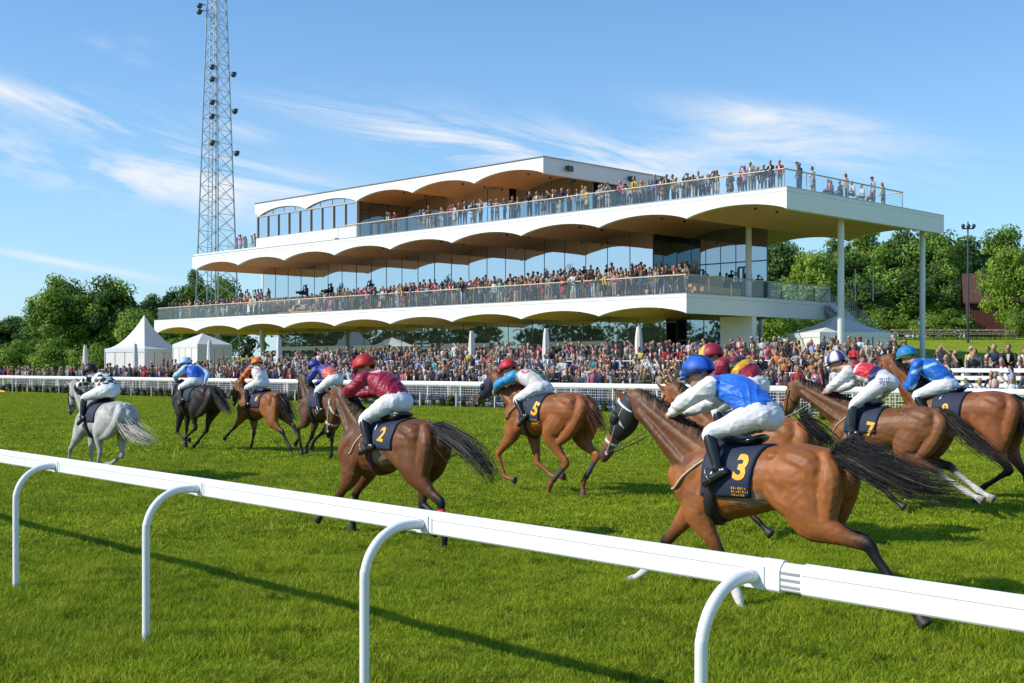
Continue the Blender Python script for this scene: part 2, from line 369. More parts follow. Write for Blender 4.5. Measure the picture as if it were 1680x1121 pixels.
def build_horse(sp):
    k = sp.get('k', 1.0); tr0 = tracer(sp); c = tr0(sp['croup'])
    sp['s0'] = sp.get('s0', 0) + c[0] + .5 * k; tr = tracer(sp); cr = tr(sp['croup'])
    ca, sa = math.cos(R(sp.get('pitch', 0))), math.sin(R(sp.get('pitch', 0)))
    def TR(x, z, y=0):
        dx, dz = (x + .48) * k, (z - 1.57) * k
        return V3(cr[0] + dx * ca - dz * sa, y * k, cr[2] + dx * sa + dz * ca)
    root = thing(sp.get('nm', 'racehorse'), sp['label'], 'horse', W(sp['s0'], sp['t0']), R(135), 'racehorses galloping down the turf course')
    coat, dark = np.array(sp['coat']), np.array(sp['dark']); S, SCOL = [], []
    def smp(P, cols, sub=5):
        P = np.asarray(P, float); Q = catmull(np.hstack([P, np.asarray(cols, float)]), sub) if len(P) > 2 else np.hstack([P, cols])
        S.append(Q[:, :3]); SCOL.append(Q[:, 3:].clip(0, 1))
    mb = MB()
    P = [TR(x, z) for x, z, a, b in TRUNK]
    mb.tube(P, [a * k for *_, a, b in TRUNK], [b * k for *_, b in TRUNK], n=20, sub=4)
    tbv = bvh_of(*mb.arrays()[:3])
    for y in (-.2, 0, .2): smp([p + V3(0, y, 0) for p in P], [coat] * len(P), 3)
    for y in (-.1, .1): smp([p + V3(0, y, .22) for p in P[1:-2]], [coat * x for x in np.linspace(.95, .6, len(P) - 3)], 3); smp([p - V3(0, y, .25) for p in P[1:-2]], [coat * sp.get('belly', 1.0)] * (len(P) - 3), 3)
    poll, nose = tr(sp['poll']), tr(sp['nose'])
    d = nose - poll; hl = np.linalg.norm(d); d = d / hl; hl = min(max(hl, .56), .68); nose = poll + d * hl; jn = V3(d[2], 0, -d[0])
    if jn[2] > 0: jn = -jn
    nb = TR(.50, 1.33); pb = poll + jn * .085 - d * .03
    ax = pb - nb; up = nrm(V3(-ax[2], 0, ax[0])); 
    NP = [TR(.30, 1.30), nb, nb + ax * .35 - up * .005, nb + ax * .68 + up * .015, pb]
    mb.tube(NP, [.16 * k, .155 * k, .118 * k, .088, .078], [.27 * k, .29 * k, .225 * k, .168, .132], n=16, sub=4)
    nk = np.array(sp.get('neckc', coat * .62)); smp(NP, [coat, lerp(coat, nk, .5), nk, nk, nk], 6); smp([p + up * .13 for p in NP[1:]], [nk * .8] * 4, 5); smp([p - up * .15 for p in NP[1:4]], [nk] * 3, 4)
    for y in (-.1, .1): smp([p + V3(0, y, 0) for p in NP[1:4]], [nk] * 3, 4)
    for y in (-.17, .17): smp([TR(.62, 1.35, y), TR(.66, 1.15, y)], [nk * 1.1, nk * 1.1], 1)
    HP = [poll + jn * .06 - d * .03, poll + d * .10 + jn * .075, poll + d * .22 + jn * .085, poll + d * .36 + jn * .068, poll + d * .48 + jn * .055, poll + d * (hl - .05) + jn * .052, poll + d * hl + jn * .06]
    mb.tube(HP, [.07, .085, .088, .068, .056, .052, .036], [.10, .125, .128, .088, .068, .062, .044], n=14, sub=4)
    muz = np.array(sp.get('muz', dark)); blaze = sp.get('blaze')
    smp(HP, [coat * .9, coat, coat, coat * .9, lerp(coat, muz, .45), muz, muz], 4)
    if blaze: smp([p - jn * .12 for p in HP[1:6]], [blaze] * 5, 4)
    for y in (-1, 1):
        mb.ell(TR(-.30, 1.455, .175 * y), V3(.08, .05, .05) * k)                                  # point of hip
        mb.tube([nb - up * .10 + V3(0, .10 * y, 0), lerp(nb, pb, .4) - up * .075 + V3(0, .085 * y, 0), lerp(nb, pb, .85) - up * .03 + V3(0, .062 * y, 0)], [.075, .058, .04], [.07, .05, .04], n=10)
        mb.tube([nb + up * .10 + V3(0, .085 * y, 0), lerp(nb, pb, .45) + up * .06 + V3(0, .065 * y, 0), lerp(nb, pb, .9) + up * .04 + V3(0, .045 * y, 0)], [.075, .055, .04], [.10, .07, .05], n=10)
    for y in (-1, 1):                      # ears, cheek muscle, nostril
        e0 = poll + d * .02 + jn * .02 + V3(0, .045 * y, 0); ed = nrm(-jn * .9 - d * .25 + V3(0, .28 * y, 0))
        mb.tube([e0, e0 + ed * .07, e0 + ed * .13, e0 + ed * .175], [.026, .034, .024, .006], [.022, .022, .014, .006], n=8, sub=3, lat=d)
        smp([e0 + ed * .08, e0 + ed * .17], [coat * .8, dark])
        mb.ell(poll + d * .2 + jn * .10 + V3(0, .055 * y, 0), (.085, .04, .085))
        mb.ell(poll + d * (hl - .03) + jn * .03 + V3(0, .032 * y, 0), (.028, .016, .022))
        mb.ell(poll + d * .215 + jn * .03 + V3(0, .062 * y, 0), (.035, .022, .028))
    # legs -------------------------------------------------------------
    legdark = sp.get('legdark', dark); hoofc = sp.get('hoof', (.05, .045, .04)); bands = []
    for key, y in (('nh', 1), ('fh', -1)):
        J = sp[key]; ys = (.17, .14, .125, .125)
        pts = [tr(p, y * yy) for p, yy in zip(J, ys)]
        hip = TR(-.50, 1.29, .12 * y); st, hk, ft, hf = chain(hip, pts, [.43 * k, .47 * k, .43 * k, .17 * k])[1:]
        bk = nrm(np.cross(hk - st, V3(0, 1, 0))); bk = bk if bk @ (hk - (st + ft) / 2) > 0 else -bk
        PP = [hip, lerp(hip, st, .55) , st + V3(-.04, 0, 0), lerp(st, hk, .38), lerp(st, hk, .72), hk + bk * .012, lerp(hk, ft, .22), lerp(hk, ft, .65), ft, lerp(ft, hf, .5), hf]
        A = [.15, .145, .115, .078, .05, .044, .034, .029, .038, .032, .045]; B = [.23, .225, .165, .112, .068, .066, .047, .038, .049, .036, .05]
        mb.tube(PP, np.array(A) * k, np.array(B) * k, n=14, sub=3)
        mb.ell(hk + bk * .035 * k + nrm(st - hk) * .03, V3(.035, .028, .045) * k)
        q = nrm(hf - ft); mb.tube([hf - q * .035, hf + q * .02, hf + q * .055], [.042 * k, .052 * k, .06 * k], [.045 * k, .062 * k, .072 * k], n=12, sub=2, cap=0)
        # hamstring and gluteal bulk
        mb.tube([TR(-.74, 1.47, .09 * y), TR(-.83, 1.30, .13 * y), lerp(TR(-.80, 1.08, .15 * y), lerp(st, hk, .3), .35), lerp(st, hk, .38)], V3(.06, .10, .085, .045) * k, V3(.07, .11, .10, .05) * k, n=10)
        mb.tube([TR(-.30, 1.42, .12 * y), TR(-.48, 1.44, .135 * y), TR(-.66, 1.36, .15 * y), lerp(hip, st, .4) + V3(0, .02 * y, 0)], V3(.07, .115, .12, .09) * k, V3(.07, .11, .13, .1) * k, n=10)
        mb.tube([TR(-.30, 1.36, .17 * y), TR(-.33, 1.18, .18 * y), st + V3(.02, .01 * y, .02)], V3(.05, .10, .085) * k, V3(.05, .12, .10) * k, n=10)
        sock = sp.get('sock', {}).get(key); wr = sp.get('wrap', {}).get(key)
        lc = [coat, coat, coat, coat * .92, lerp(coat, legdark, .55), legdark, legdark, legdark, legdark, legdark, legdark]
        if sock: lc[7:11] = [(.62, .6, .57)] * 4; lc[6] = lerp(legdark, (.6, .6, .6), .3)
        if sp.get('plainlegs'): lc = [coat] * 6 + [lerp(coat, legdark, .5)] * 5
        smp(PP, lc, 6); smp([PP[1] + V3(0, .08 * y, 0), PP[2] + V3(0, .06 * y, 0)], [coat, coat]); smp([hf - q * .01 + V3(0, e, 0) for e in (-.03, .03)], [hoofc, hoofc]); smp([hf + q * .05 + V3(0, e, 0) for e in (-.03, .03)], [hoofc, hoofc])
        if wr: bands.append((hk, ft, wr))
    for key, y in (('nf', 1), ('ff', -1)):
        J = sp[key]; ys = (.16, .13, .12, .12)
        pts = [tr(p, y * yy) for p, yy in zip(J, ys)]
        sh = TR(.56, 1.20, .13 * y); el, kn, ft, hf = chain(sh, pts, [.30 * k, .40 * k, .33 * k, .17 * k])[1:]
        fw = nrm(np.cross(kn - el, V3(0, 1, 0))); fw = fw if fw[0] > 0 else -fw
        PP = [TR(.50, 1.35, .10 * y), sh, lerp(sh, el, .8), el, lerp(el, kn, .45), lerp(el, kn, .85), kn + fw * .008, lerp(kn, ft, .25), lerp(kn, ft, .7), ft, lerp(ft, hf, .5), hf]
        A = [.07, .115, .11, .098, .066, .045, .046, .033, .028, .036, .03, .043]; B = [.16, .18, .155, .135, .088, .055, .056, .039, .034, .046, .034, .047]
        mb.tube(PP, np.array(A) * k, np.array(B) * k, n=14, sub=3)
        q = nrm(hf - ft); mb.tube([hf - q * .035, hf + q * .02, hf + q * .055], [.042 * k, .052 * k, .06 * k], [.045 * k, .062 * k, .072 * k], n=12, sub=2, cap=0)
        mb.tube([TR(.42, 1.46, .09 * y), TR(.52, 1.30, .16 * y), TR(.64, 1.14, .165 * y), el + V3(.05, 0, .06)], V3(.06, .085, .095, .07) * k, V3(.08, .11, .12, .08) * k, n=10)
        mb.tube([TR(.36, 1.28, .17 * y), TR(.36, 1.12, .18 * y), el + V3(-.03, 0, .03)], V3(.05, .085, .07) * k, V3(.06, .11, .09) * k, n=10)
        sock = sp.get('sock', {}).get(key); wr = sp.get('wrap', {}).get(key)
        lc = [coat, coat, coat, coat, coat * .92, lerp(coat, legdark, .6), legdark, legdark, legdark, legdark, legdark, legdark]
        if sock: lc[8:12] = [(.62, .6, .57)] * 4
        if sp.get('plainlegs'): lc = [coat] * 7 + [lerp(coat, legdark, .5)] * 5
        smp(PP, lc, 6); smp([hf - q * .01 + V3(0, e, 0) for e in (-.03, .03)], [hoofc, hoofc]); smp([hf + q * .05 + V3(0, e, 0) for e in (-.03, .03)], [hoofc, hoofc])
        if wr: bands.append((kn, ft, wr))
    if sp.get('lather'):
        for y in (-.25, .25): smp([TR(-.04, 1.12, y), TR(-.14, 1.02, y * .9)], [sp['lather'], sp['lather']])
    vox = sp.get('vox', .013)
    v, q, t = remesh(mb, vox, int(sp.get('smooth', 4)))
    v = folds(v, q, t, .0026, 11, sp['id']); v = folds(v, q, t, .0016, 38, sp['id'] + 50)
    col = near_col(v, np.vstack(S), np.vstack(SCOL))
    col *= (1 + .10 * np.sin(v[:, :1] * 9 + 2 * np.sin(v[:, 2:] * 7)) * np.sin(v[:, 2:] * 11 + v[:, 1:2] * 8))
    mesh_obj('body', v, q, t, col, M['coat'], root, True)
    bv = bvh_of(v, q, t)
    # eyes
    for y in (-1, 1):
        e = poll + d * .205 + jn * .03 + V3(0, .076 * y, 0); mb = MB(); mb.ell(e, (.019, .012, .017), n=10, m=6); mb.build('eye', M['dark_leather'], root, True)
    # tail
    G = [TR(-.80, 1.47)] + [tr(p, 0) for p in sp['tail']]; G = [G[0]] + G[1:]
    Gc = catmull(G, 6); nst = sp.get('ntail', 90); tc = np.array(sp.get('tailc', dark)); wide = sp.get('twide', .10)
    mb = MB(); L = len(Gc)
    mb.tube([TR(-.74, 1.45), G[0], Gc[min(4, L - 1)], Gc[min(9, L - 1)]], [.045, .06, .06, .04], n=8, col=tc * 1.1)
    for i in range(sp.get('nlock', 14)):
        ix = np.linspace(0, int((L - 1) * rng.uniform(.7, .95)), 9).astype(int); x = np.linspace(0, 1, 9)[:, None]; o = rng.normal(size=3) * V3(.4, .8, .6); o2 = rng.normal(size=3) * .22
        mb.tube(Gc[ix] + o * (.015 + wide * .30 * np.sin(np.pi * np.clip(x * .62 + .04, 0, 1))) + o2 * x ** 2 * wide, np.array([.6, 1, 1, .95, .85, .7, .5, .28, .06]) * wide * .13, np.array([.6, 1, 1, .95, .85, .7, .5, .28, .06]) * wide * .22, n=7, sub=2, cap=0, col=tc * rng.uniform(.7, 1.4))
    def tp(i):
        e = int(L * (1 - .38 * rng.random() ** 1.5)); ix = np.linspace(0, e - 1, 9).astype(int); x = np.linspace(0, 1, 9)[:, None]
        o = rng.normal(size=3) * V3(.45, .95, .7); o2 = rng.normal(size=3) * .22
        if rng.random() < .04: o *= 1.4
        ph, fr = rng.random(3) * 6.28, rng.uniform(5, 9)
        spread = .045 + wide * np.sin(np.pi * np.clip(x * .62 + .04, 0, 1)) ** 1.2
        return Gc[ix] + o * spread * .55 + o2 * x ** 2 * wide * .7 + np.sin(x * fr + ph) * x * wide * .16 * V3(.5, 1, 1)
    strands(mb, None, tp, nst, tc, r0=sp.get('tr', .0075))
    mb.build('tail', M['hair'], root, True)
    # mane
    mb = MB(); mc = np.array(sp.get('manec', dark)); cres = []
    for x in np.linspace(.12, 1.0, 40):
        o = lerp(nb, pb, x); h, nn = cast(bv, o + up * .6, -up, .6); cres.append(h if h is not None else o + up * .15)
    cres = np.array(cres + [poll + d * .04 - jn * .02])
    nm = sp.get('nmane', 210)
    def mp(i):
        p = cres[int(rng.random() * (len(cres) - 1))] - up * .012; y = rng.choice([-1, 1], p=[.35, .65]); l = .12 + .15 * rng.random(); bk = -nrm(ax)
        o = bk * l * (.5 + .5 * rng.random()); f = .3 + .7 * rng.random()
        return [p, p + up * .035 * f + o * .3 + V3(0, .03 * y, 0), p + up * .005 * f + o * .65 + V3(0, .07 * y * f, 0), p - up * .07 * f + o + V3(0, (.07 + .05 * f) * y, 0)]
    strands(mb, None, mp, nm, mc, r0=sp.get('tr', .0075))
    mb.build('mane', M['hair'], root, True)
    # bridle
    bc = sp.get('bridle', (.015, .013, .012)); mb = MB()
    if sp.get('hood'):
        mh = MB(); hp = [p for p in HP[:5]]; 
        mh.tube([HP[0] - d * .02] + HP[1:4] + [lerp(HP[3], HP[4], .3)], [.079, .096, .099, .08, .07], [.112, .137, .14, .1, .085], n=16, sub=4, cap=0, col=sp['hood'])
        for y in (-1, 1):
            e = poll + d * .225 + jn * .025 + V3(0, .09 * y, 0); mh.tube([e + d * .03, e + V3(0, .004 * y, 0) - d * .03], [.030, .036], [.046, .055], n=14, sub=1, cap=1, lat=V3(0, 1, 0), col=np.array(sp['hood']) * .8)
        mh.build('blinkers_hood', M['vest'], root, True)
        if sp.get('hoodband'):
            mh = MB(); o = poll + d * .06 + jn * .06
            mh.tube([o + V3(0, .088, 0) * c2 - jn * (.125 * s2) for c2, s2 in [(math.cos(R(a)), math.sin(R(a))) for a in range(-50, 231, 20)]], .012, .02, n=6, sub=2, cap=0, lat=d, col=(.75, .8, .95)); mh.build('browband', M['vest'], root, True)
    ring(mb, bv, poll + d * hl * .70 + jn * .055, d, .028, .008, .2, col=bc, n=20)
    ring(mb, bv, poll + d * hl * .30 + jn * .085, d + jn * -.55, .022, .007, .24, col=bc, n=24)
    for y in (-1, 1):
        a = poll + d * .06 + jn * .05; b = poll + d * hl * .86 + jn * .09; PTS = []
        for x in np.linspace(0, 1, 8):
            o = lerp(a, b, x); h, nn = cast(bv, o + V3(0, .4 * y, 0), V3(0, -y, 0), .5); PTS.append((h if h is not None else o + V3(0, .06 * y, 0)) + V3(0, .006 * y, 0))
        mb.tube(PTS, .011, .005, n=6, sub=2, cap=0, col=bc); bit = PTS[-1]
        mb.ell(bit, (.022, .008, .022), col=(.5, .5, .5), n=8, m=6)
        sp.setdefault('bits', {})[y] = bit
    mb.build('bridle', M['vest'], root, True)
    # saddle cloth, saddle, girth
    xr = (tr((sp['cloth'][1], 400), .25)[0], tr((sp['cloth'][0], 400), .25)[0]) if 'cloth' in sp else (TR(-.16, 1.3)[0], TR(.32, 1.3)[0])
    x0, x1 = min(xr), max(xr); th1 = sp.get('clothdeg', 98); ctr = TR(0, 1.22); grid, nor = [], []
    for i in range(15):
        rr, rn = [], []
        for j in range(41):
            th = R(-th1 + 2 * th1 * j / 40); x = x0 + (x1 - x0) * i / 14 + .05 * abs(th) * (1 - i / 14) * .6; dd = V3(0, math.sin(th), math.cos(th)); o = V3(x, 0, ctr[2])
            h, nn = cast(bv, o + dd * .7, -dd, .7); rr.append(h if h is not None else o + dd * .28); rn.append(dd)
        grid.append(rr); nor.append(rn)
    grid, nor = np.array(grid), np.array(nor)
    for _ in range(2): grid[1:-1, 1:-1] = .5 * grid[1:-1, 1:-1] + .125 * (grid[:-2, 1:-1] + grid[2:, 1:-1] + grid[1:-1, :-2] + grid[1:-1, 2:])
    mb = MB(); shell(mb, grid, nor, .02, .002); cloth = mb.build('saddlecloth', M['navy_cloth'], root, True)
    g2 = grid + nor * .02; cbv = bvh_of(g2.reshape(-1, 3), [(i * 41 + j, i * 41 + j + 1, i * 41 + 41 + j + 1, i * 41 + 41 + j) for i in range(14) for j in range(40)], [])
    if sp.get('num'):
        cu = bpy.data.curves.new('txt', 'FONT'); cu.body = sp['num']; cu.align_x = 'CENTER'; cu.align_y = 'CENTER'; cu.size = 1.0; cu.offset = .035; cu.resolution_u = 3
        to = bpy.data.objects.new('txt', cu); COL.objects.link(to); dg = bpy.context.evaluated_depsgraph_get(); tm = bpy.data.meshes.new_from_object(to.evaluated_get(dg))
        bpy.data.objects.remove(to); bpy.data.curves.remove(cu)
        import bmesh
        bm = bmesh.new(); bm.from_mesh(tm); bmesh.ops.triangulate(bm, faces=bm.faces); bmesh.ops.subdivide_edges(bm, edges=bm.edges, cuts=1, use_grid_fill=False); bmesh.ops.triangulate(bm, faces=bm.faces)
        nc = tr(sp['numpos'], .27); sz = sp.get('numsize', .26); tilt = R(sp.get('numtilt', 0))
        vv = []
        for p in bm.verts:
            a, b2 = p.co.x * sz, p.co.y * sz; a, b2 = a * math.cos(tilt) - b2 * math.sin(tilt), a * math.sin(tilt) + b2 * math.cos(tilt)
            o = V3(nc[0] - a, 1.0, nc[2] + b2); h, nn = cast(cbv, o, V3(0, -1, 0), 1.2)
            vv.append((h if h is not None else V3(o[0], .27, o[2])) + V3(0, .006, .001))
        bm.verts.ensure_lookup_table(); bm.verts.index_update(); ft = [[w.index for w in f.verts] for f in bm.faces]; bm.free()
        mb = MB(); mb.add(vv, None, ft)
        if sp.get('numlines'):          # small rows of worn lettering under the number
            for rz, n_ in ((-.175, 7), (-.205, 8), (-.235, 6)):
                for i in range(n_):
                    w_ = .011; xa = nc[0] + .085 - i * .022; qs = []
                    for (px_, pz_) in ((0, 0), (-w_, 0), (-w_, .019), (0, .019)):
                        o = V3(xa + px_ * (1 if (i + n_) % 3 else .55), 1.0, nc[2] + rz + pz_ * (.55 if i % 4 == 2 else 1)); h, nn = cast(cbv, o, V3(0, -1, 0), 1.2); qs.append((h if h is not None else V3(o[0], .27, o[2])) + V3(0, .006, .001))
                    mb.add(qs, [(0, 1, 2, 3)])
        mb.build('number', M['yellow'], root)
    xs = x1 - .16; mb = MB(); st0 = cast(bv, V3(xs, 0, 3), V3(0, 0, -1), 3)[0]; st1 = cast(bv, V3(x0 + .16, 0, 3), V3(0, 0, -1), 3)[0]
    if st0 is None: st0 = TR(.2, 1.55)
    if st1 is None: st1 = TR(-.05, 1.54)
    mb.tube([st0 + V3(.04, 0, .045), lerp(st0, st1, .5) + V3(0, 0, .03), st1 + V3(0, 0, .05), st1 + V3(-.05, 0, .075)], [.13, .14, .15, .12], [.05, .045, .04, .025], n=14, col=(.015, .014, .015)); mb.build('saddle', M['dark_leather'], root, True)
    gx = x1 - .10; gc = V3(gx, 0, ctr[2] - .05); mb = MB()
    ring(mb, bv, gc, V3(1, 0, .12), .095, .024, .62, 150, 390, 30, col=sp.get('girth', (.02, .018, .018)), bv2=tbv); mb.build('girth', M['vest'], root, True)
    if sp.get('breast'):
        mb = MB()
        for y in (-1, 1):
            PTS = []
            for x, z in ((gx + .02, 1.44), (gx + .16, 1.36), (gx + .30, 1.24), (gx + .40, 1.13)):
                o = V3(x, 0, cr[2] + (z - 1.57) * k); h, nn = cast(bv, o + V3(0, .8 * y, 0), V3(0, -y, 0), .8); PTS.append((h if h is not None else o) + V3(0, .01 * y, 0))
            h, nn = cast(bv, V3(3, 0.05 * y, PTS[-1][2] - .03), V3(-1, 0, 0), 3)
            if h is not None: PTS.append(h + V3(.012, 0, 0))
            mb.tube(PTS, .011, n=6, sub=4, cap=0, col=sp['breast'])
        mb.build('breastplate', M['vest'], root, True)
    for a, b, c2 in bands:
        mb = MB(); ring(mb, bv, lerp(a, b, .5), b - a, np.linalg.norm(b - a) * .62, .008, .09, col=c2, n=16); mb.build('leg_bandage', M['hoofwrap'], root, True)
    F = Fig(); F.root, F.tr, F.TR, F.bv, F.sp, F.k = root, tr, TR, bv, sp, k; F.seat = lerp(st0, st1, .5); F.bits = sp['bits']; F.sx = xs
    print('HORSE', sp['id'], 's0 %.2f t0 %.2f croup z %.2f poll (%.2f %.2f) cloth %.2f %.2f hoofz' % (sp['s0'], sp['t0'], cr[2], poll[0], poll[2], x0, x1), [round(float(tr(sp[kk][3], yy)[2]), 2) for kk, yy in (('nh', .12), ('fh', -.12), ('nf', .12), ('ff', -.12))])
    HORSES.append(F); return F

def build_jockey(F, jp):
    k = jp.get('k', 1.0); tr = F.tr; g = lambda key, y: tr(jp[key], y)
    vox = jp.get('vox', .011)
    hp, sh, hd = g('hip', .10), g('shoulder', .16), g('head', 0.0)
    pel, shc = V3(hp[0], 0, hp[2]), V3(sh[0], 0, sh[2]); T = shc - pel; tl = np.linalg.norm(T); T = T / tl
    tl2 = min(max(tl, .40), .52); shc = pel + T * tl2
    if np.linalg.norm(hd - shc) > .36: hd = shc + nrm(hd - shc) * .34
    n = V3(-T[2], 0, T[0]); 
    loc = Vector(F.root.location) + Matrix.Rotation(R(135), 3, 'Z') @ Vector((pel[0], 0, 0))
    root = thing('person', jp['label'], 'jockey', loc, R(135), 'jockeys riding in the race')
    off = V3(pel[0], 0, 0)
    # joints both sides
    J = {}
    for y in (1, -1):
        s_ = shc + V3(0, .165 * y, 0); h_ = pel + V3(0, .09 * y, 0)
        e, w = g('elbow' if y > 0 or 'elbow2' not in jp else 'elbow2', .22 * y if y > 0 or 'elbow2' in jp else .22), g('hand' if y > 0 or 'hand2' not in jp else 'hand2', .10 * y if y > 0 or 'hand2' in jp else .1)
        kn, an, to = g('knee', .27), g('ankle', .30), g('toe', .31)
        e[1], w[1] = .25 * y, .085 * y; kn[1], an[1], to[1] = .265 * y, .315 * y, .33 * y
        if y < 0 and 'hand2' not in jp: e, w = e + V3(.03, 0, -.01), w + V3(.05, 0, -.02); kn, an, to = kn + V3(.02, 0, .01), an + V3(.03, 0, 0), to + V3(.03, 0, 0)
        c = chain(s_, [e, w], [.29, .27], .22); c2 = chain(h_, [kn, an], [.43, .42], .22)
        d = to - an; d = nrm(d) * .19
        J[y] = (s_, c[1], c[2], h_, c2[1], c2[2], c2[2] + d)
    fp = R(jp.get('headpitch', 12)); f = V3(math.cos(fp), 0, -math.sin(fp)); u = V3(math.sin(fp), 0, math.cos(fp)); lat = V3(0, 1, 0)
    if jp.get('headyaw'):
        a = R(jp['headyaw']); f = f * math.cos(a) + lat * math.sin(a); lat = np.cross(u, f)
    HM = np.stack([f, lat, u], 1)
    # body --------------------------------------------------------------
    mb = MB(); skin = np.array(jp.get('skin', (.52, .29, .20)))
    mb.tube([pel, lerp(pel, shc, .5) + n * .03, shc], [.12, .13, .13], [.09, .10, .08], n=12)
    mb.tube([shc, lerp(shc, hd, .5) - u * .01, hd - u * .05], [.07, .058, .06], [.07, .06, .06], n=10)
    mb.ell(hd, (.096, .074, .105), HM); mb.ell(hd + f * .035 - u * .065, (.06, .055, .055), HM)
    mb.tube([hd + f * .088 + u * .012, hd + f * .112 - u * .028], [.012, .018], n=8, sub=1)
    mb.ell(hd + f * .088 - u * .075, (.018, .03, .012), HM); mb.ell(hd + f * .075 - u * .105, (.022, .028, .02), HM)
    for y in (1, -1):
        s_, e, w, h_, kn, an, to = J[y]
        mb.ell(hd + lat * y * .075 - u * .012, (.022, .012, .032), HM)
        mb.tube([s_, lerp(s_, e, .5), e, lerp(e, w, .5), w], [.05, .045, .038, .034, .026], n=10)
        mb.tube([h_, lerp(h_, kn, .5), kn, lerp(kn, an, .4), an], [.08, .07, .05, .045, .03], n=10)
        a = nrm(w - e); up = nrm(V3(-a[2], 0, a[0]) + 1e-6); inn = V3(0, -y, 0); hc = w + a * .05
        mb.tube([w, hc, w + a * .085], [.024, .026, .024], [.03, .042, .036], n=10, lat=inn)
        for i in range(4):
            b = w + a * (.085 - .004 * abs(i - 1)) + up * (.032 - .021 * i); l = (.9, 1.05, 1.0, .8)[i]
            mb.tube([b, b + a * .024 * l + inn * .012, b + a * .018 * l + inn * .038, b - a * .012 + inn * .044], [.0105, .0105, .01, .0085], n=6, sub=2)
        b = w + a * .03 + up * .03 + inn * .012; mb.tube([b, b + a * .03 + up * .012 + inn * .016, b + a * .055 + up * .004 + inn * .02], [.012, .0115, .009], n=6, sub=2)
    def fin(name, m, mats, fn, vx, sm_=4, fold=None):
        v, q, t = remesh(m, vx, sm_)
        if fold: v = folds(v, q, t, fold[0], fold[1], F.sp['id'] * 7 + len(name))
        return mesh_obj(name, v - off, q, t, fn(v), mats, root, True)
    fin('body', mb, M['skin'], lambda v: np.tile(skin, (len(v), 1)) * np.where(((v - hd) @ f > .085) & (abs((v - hd) @ u + .075) < .012), .6, 1)[:, None], min(vox, .009), 2)
    # jacket
    mb = MB(); tp, tc, tl_ = [], [], []
    TP = [pel + T * .03 + n * .01, lerp(pel, shc, .3) + n * .035, lerp(pel, shc, .65) + n * .04, lerp(pel, shc, .92) + n * .015, shc + T * .05]
    mb.tube(TP, V3(.166, .182, .198, .172, .075) * k, V3(.135, .142, .148, .12, .07) * k, n=18)
    for y in (1, -1):
        s_, e, w = J[y][:3]
        mb.tube([lerp(shc, s_, .55), s_ + V3(0, .01 * y, 0), lerp(s_, e, .5), e, lerp(e, w, .45), lerp(e, w, .93)], V3(.088, .092, .082, .073, .062, .036) * k, n=12)
    rp, rt, rr = [], [], []
    for i, p in enumerate(catmull(TP, 4)): 
        for yy in (-.1, 0, .1): rp.append(p + V3(0, yy, 0)); rt.append(0); rr.append(i / 16)
    for y in (1, -1):
        s_, e, w = J[y][:3]
        for x in np.linspace(.12, 1, 10): rp.append(lerp(s_, e, x) + V3(0, .02 * y, 0)); rt.append(1); rr.append(x * .5)
        for x in np.linspace(0, 1, 8): rp.append(lerp(e, w, x)); rt.append(1); rr.append(.5 + x * .5)
    rp, rt, rr = np.array(rp), np.array(rt), np.array(rr)
    def jc(v):
        out = np.zeros_like(v)
        for i in range(0, len(v), 4000):
            d = ((v[i:i + 4000, None] - rp[None]) ** 2).sum(-1); ix = d.argmin(1); vv = v[i:i + 4000]; r = vv - pel
            out[i:i + 4000] = jp['pat']((r @ T) / tl2, vv[:, 1], r @ n, rt[ix], rr[ix], vv)
        return out
    fin('jacket', mb, M['silk'], jc, vox, 3, (.0085, 26))
    # breeches
    mb = MB(); mb.tube([pel - T * .06, pel, pel + T * .09], [.14, .162, .155], [.125, .138, .128], n=16)
    for y in (1, -1):
        s_, e, w, h_, kn, an, to = J[y]
        mb.ell(h_ - T * .035 - V3(0, .012 * y, 0), (.110, .102, .112))
        mb.tube([h_, lerp(h_, kn, .3), lerp(h_, kn, .7), kn, lerp(kn, an, .22)], [.105, .103, .08, .064, .058], [.125, .118, .088, .068, .058], n=14)
    bc = np.array(jp.get('breech', (.74, .74, .76))); 
    def bcol(v):
        o = np.tile(bc, (len(v), 1)); return o
    fin('breeches', mb, M['breeches'], bcol, vox, 6, (.0048, 24))
    if jp.get('rumptext'):            # two worn rows of navy lettering on the breeches
        mb = MB()
        for row in range(2):
            for i in range(6):
                c = pel - T * (.035 - .0 * i) + V3(.0, 0, .0); 
                a = -.02 - .022 * i; zz = .03 - .045 * row
                o = pel + V3(a + .02, .6, zz); 
                hgt, wd = .032, .015 if i % 3 else .011
                P = [o, o + V3(-wd, 0, 0), o + V3(-wd, 0, hgt), o + V3(0, 0, hgt)]
                mb.add([p + V3(0, -.6 + .215 - .02 * max(0, i - 2), 0) - off for p in P], [(0, 1, 2, 3)], col=(.03, .07, .2))
        mb.build('lettering', M['vest'], root)
    for y in (1, -1):
        s_, e, w, h_, kn, an, to = J[y]
        mb = MB(); d = nrm(to - an)
        mb.tube([lerp(kn, an, .08), lerp(kn, an, .3), lerp(kn, an, .6), lerp(kn, an, .9), an + d * .01], [.062, .062, .055, .044, .045], [.06, .062, .056, .045, .05], n=14)
        dn = nrm(V3(d[2], 0, -d[0])); dn = dn if dn[2] < 0 else -dn; h0 = an + dn * .05
        mb.tube([h0 - d * .055, h0, h0 + d * .09, h0 + d * .17, h0 + d * .20], [.034, .036, .040, .036, .02], [.036, .045, .036, .028, .018], n=12)
        mb.tube([h0 - d * .07 + dn * .03, h0 + d * .19 + dn * .03], [.036, .036], [.01, .009], n=10, sub=1)
        fin('boot', mb, M['dark_leather'], lambda v: np.tile((.014, .013, .013), (len(v), 1)), vox, 3)
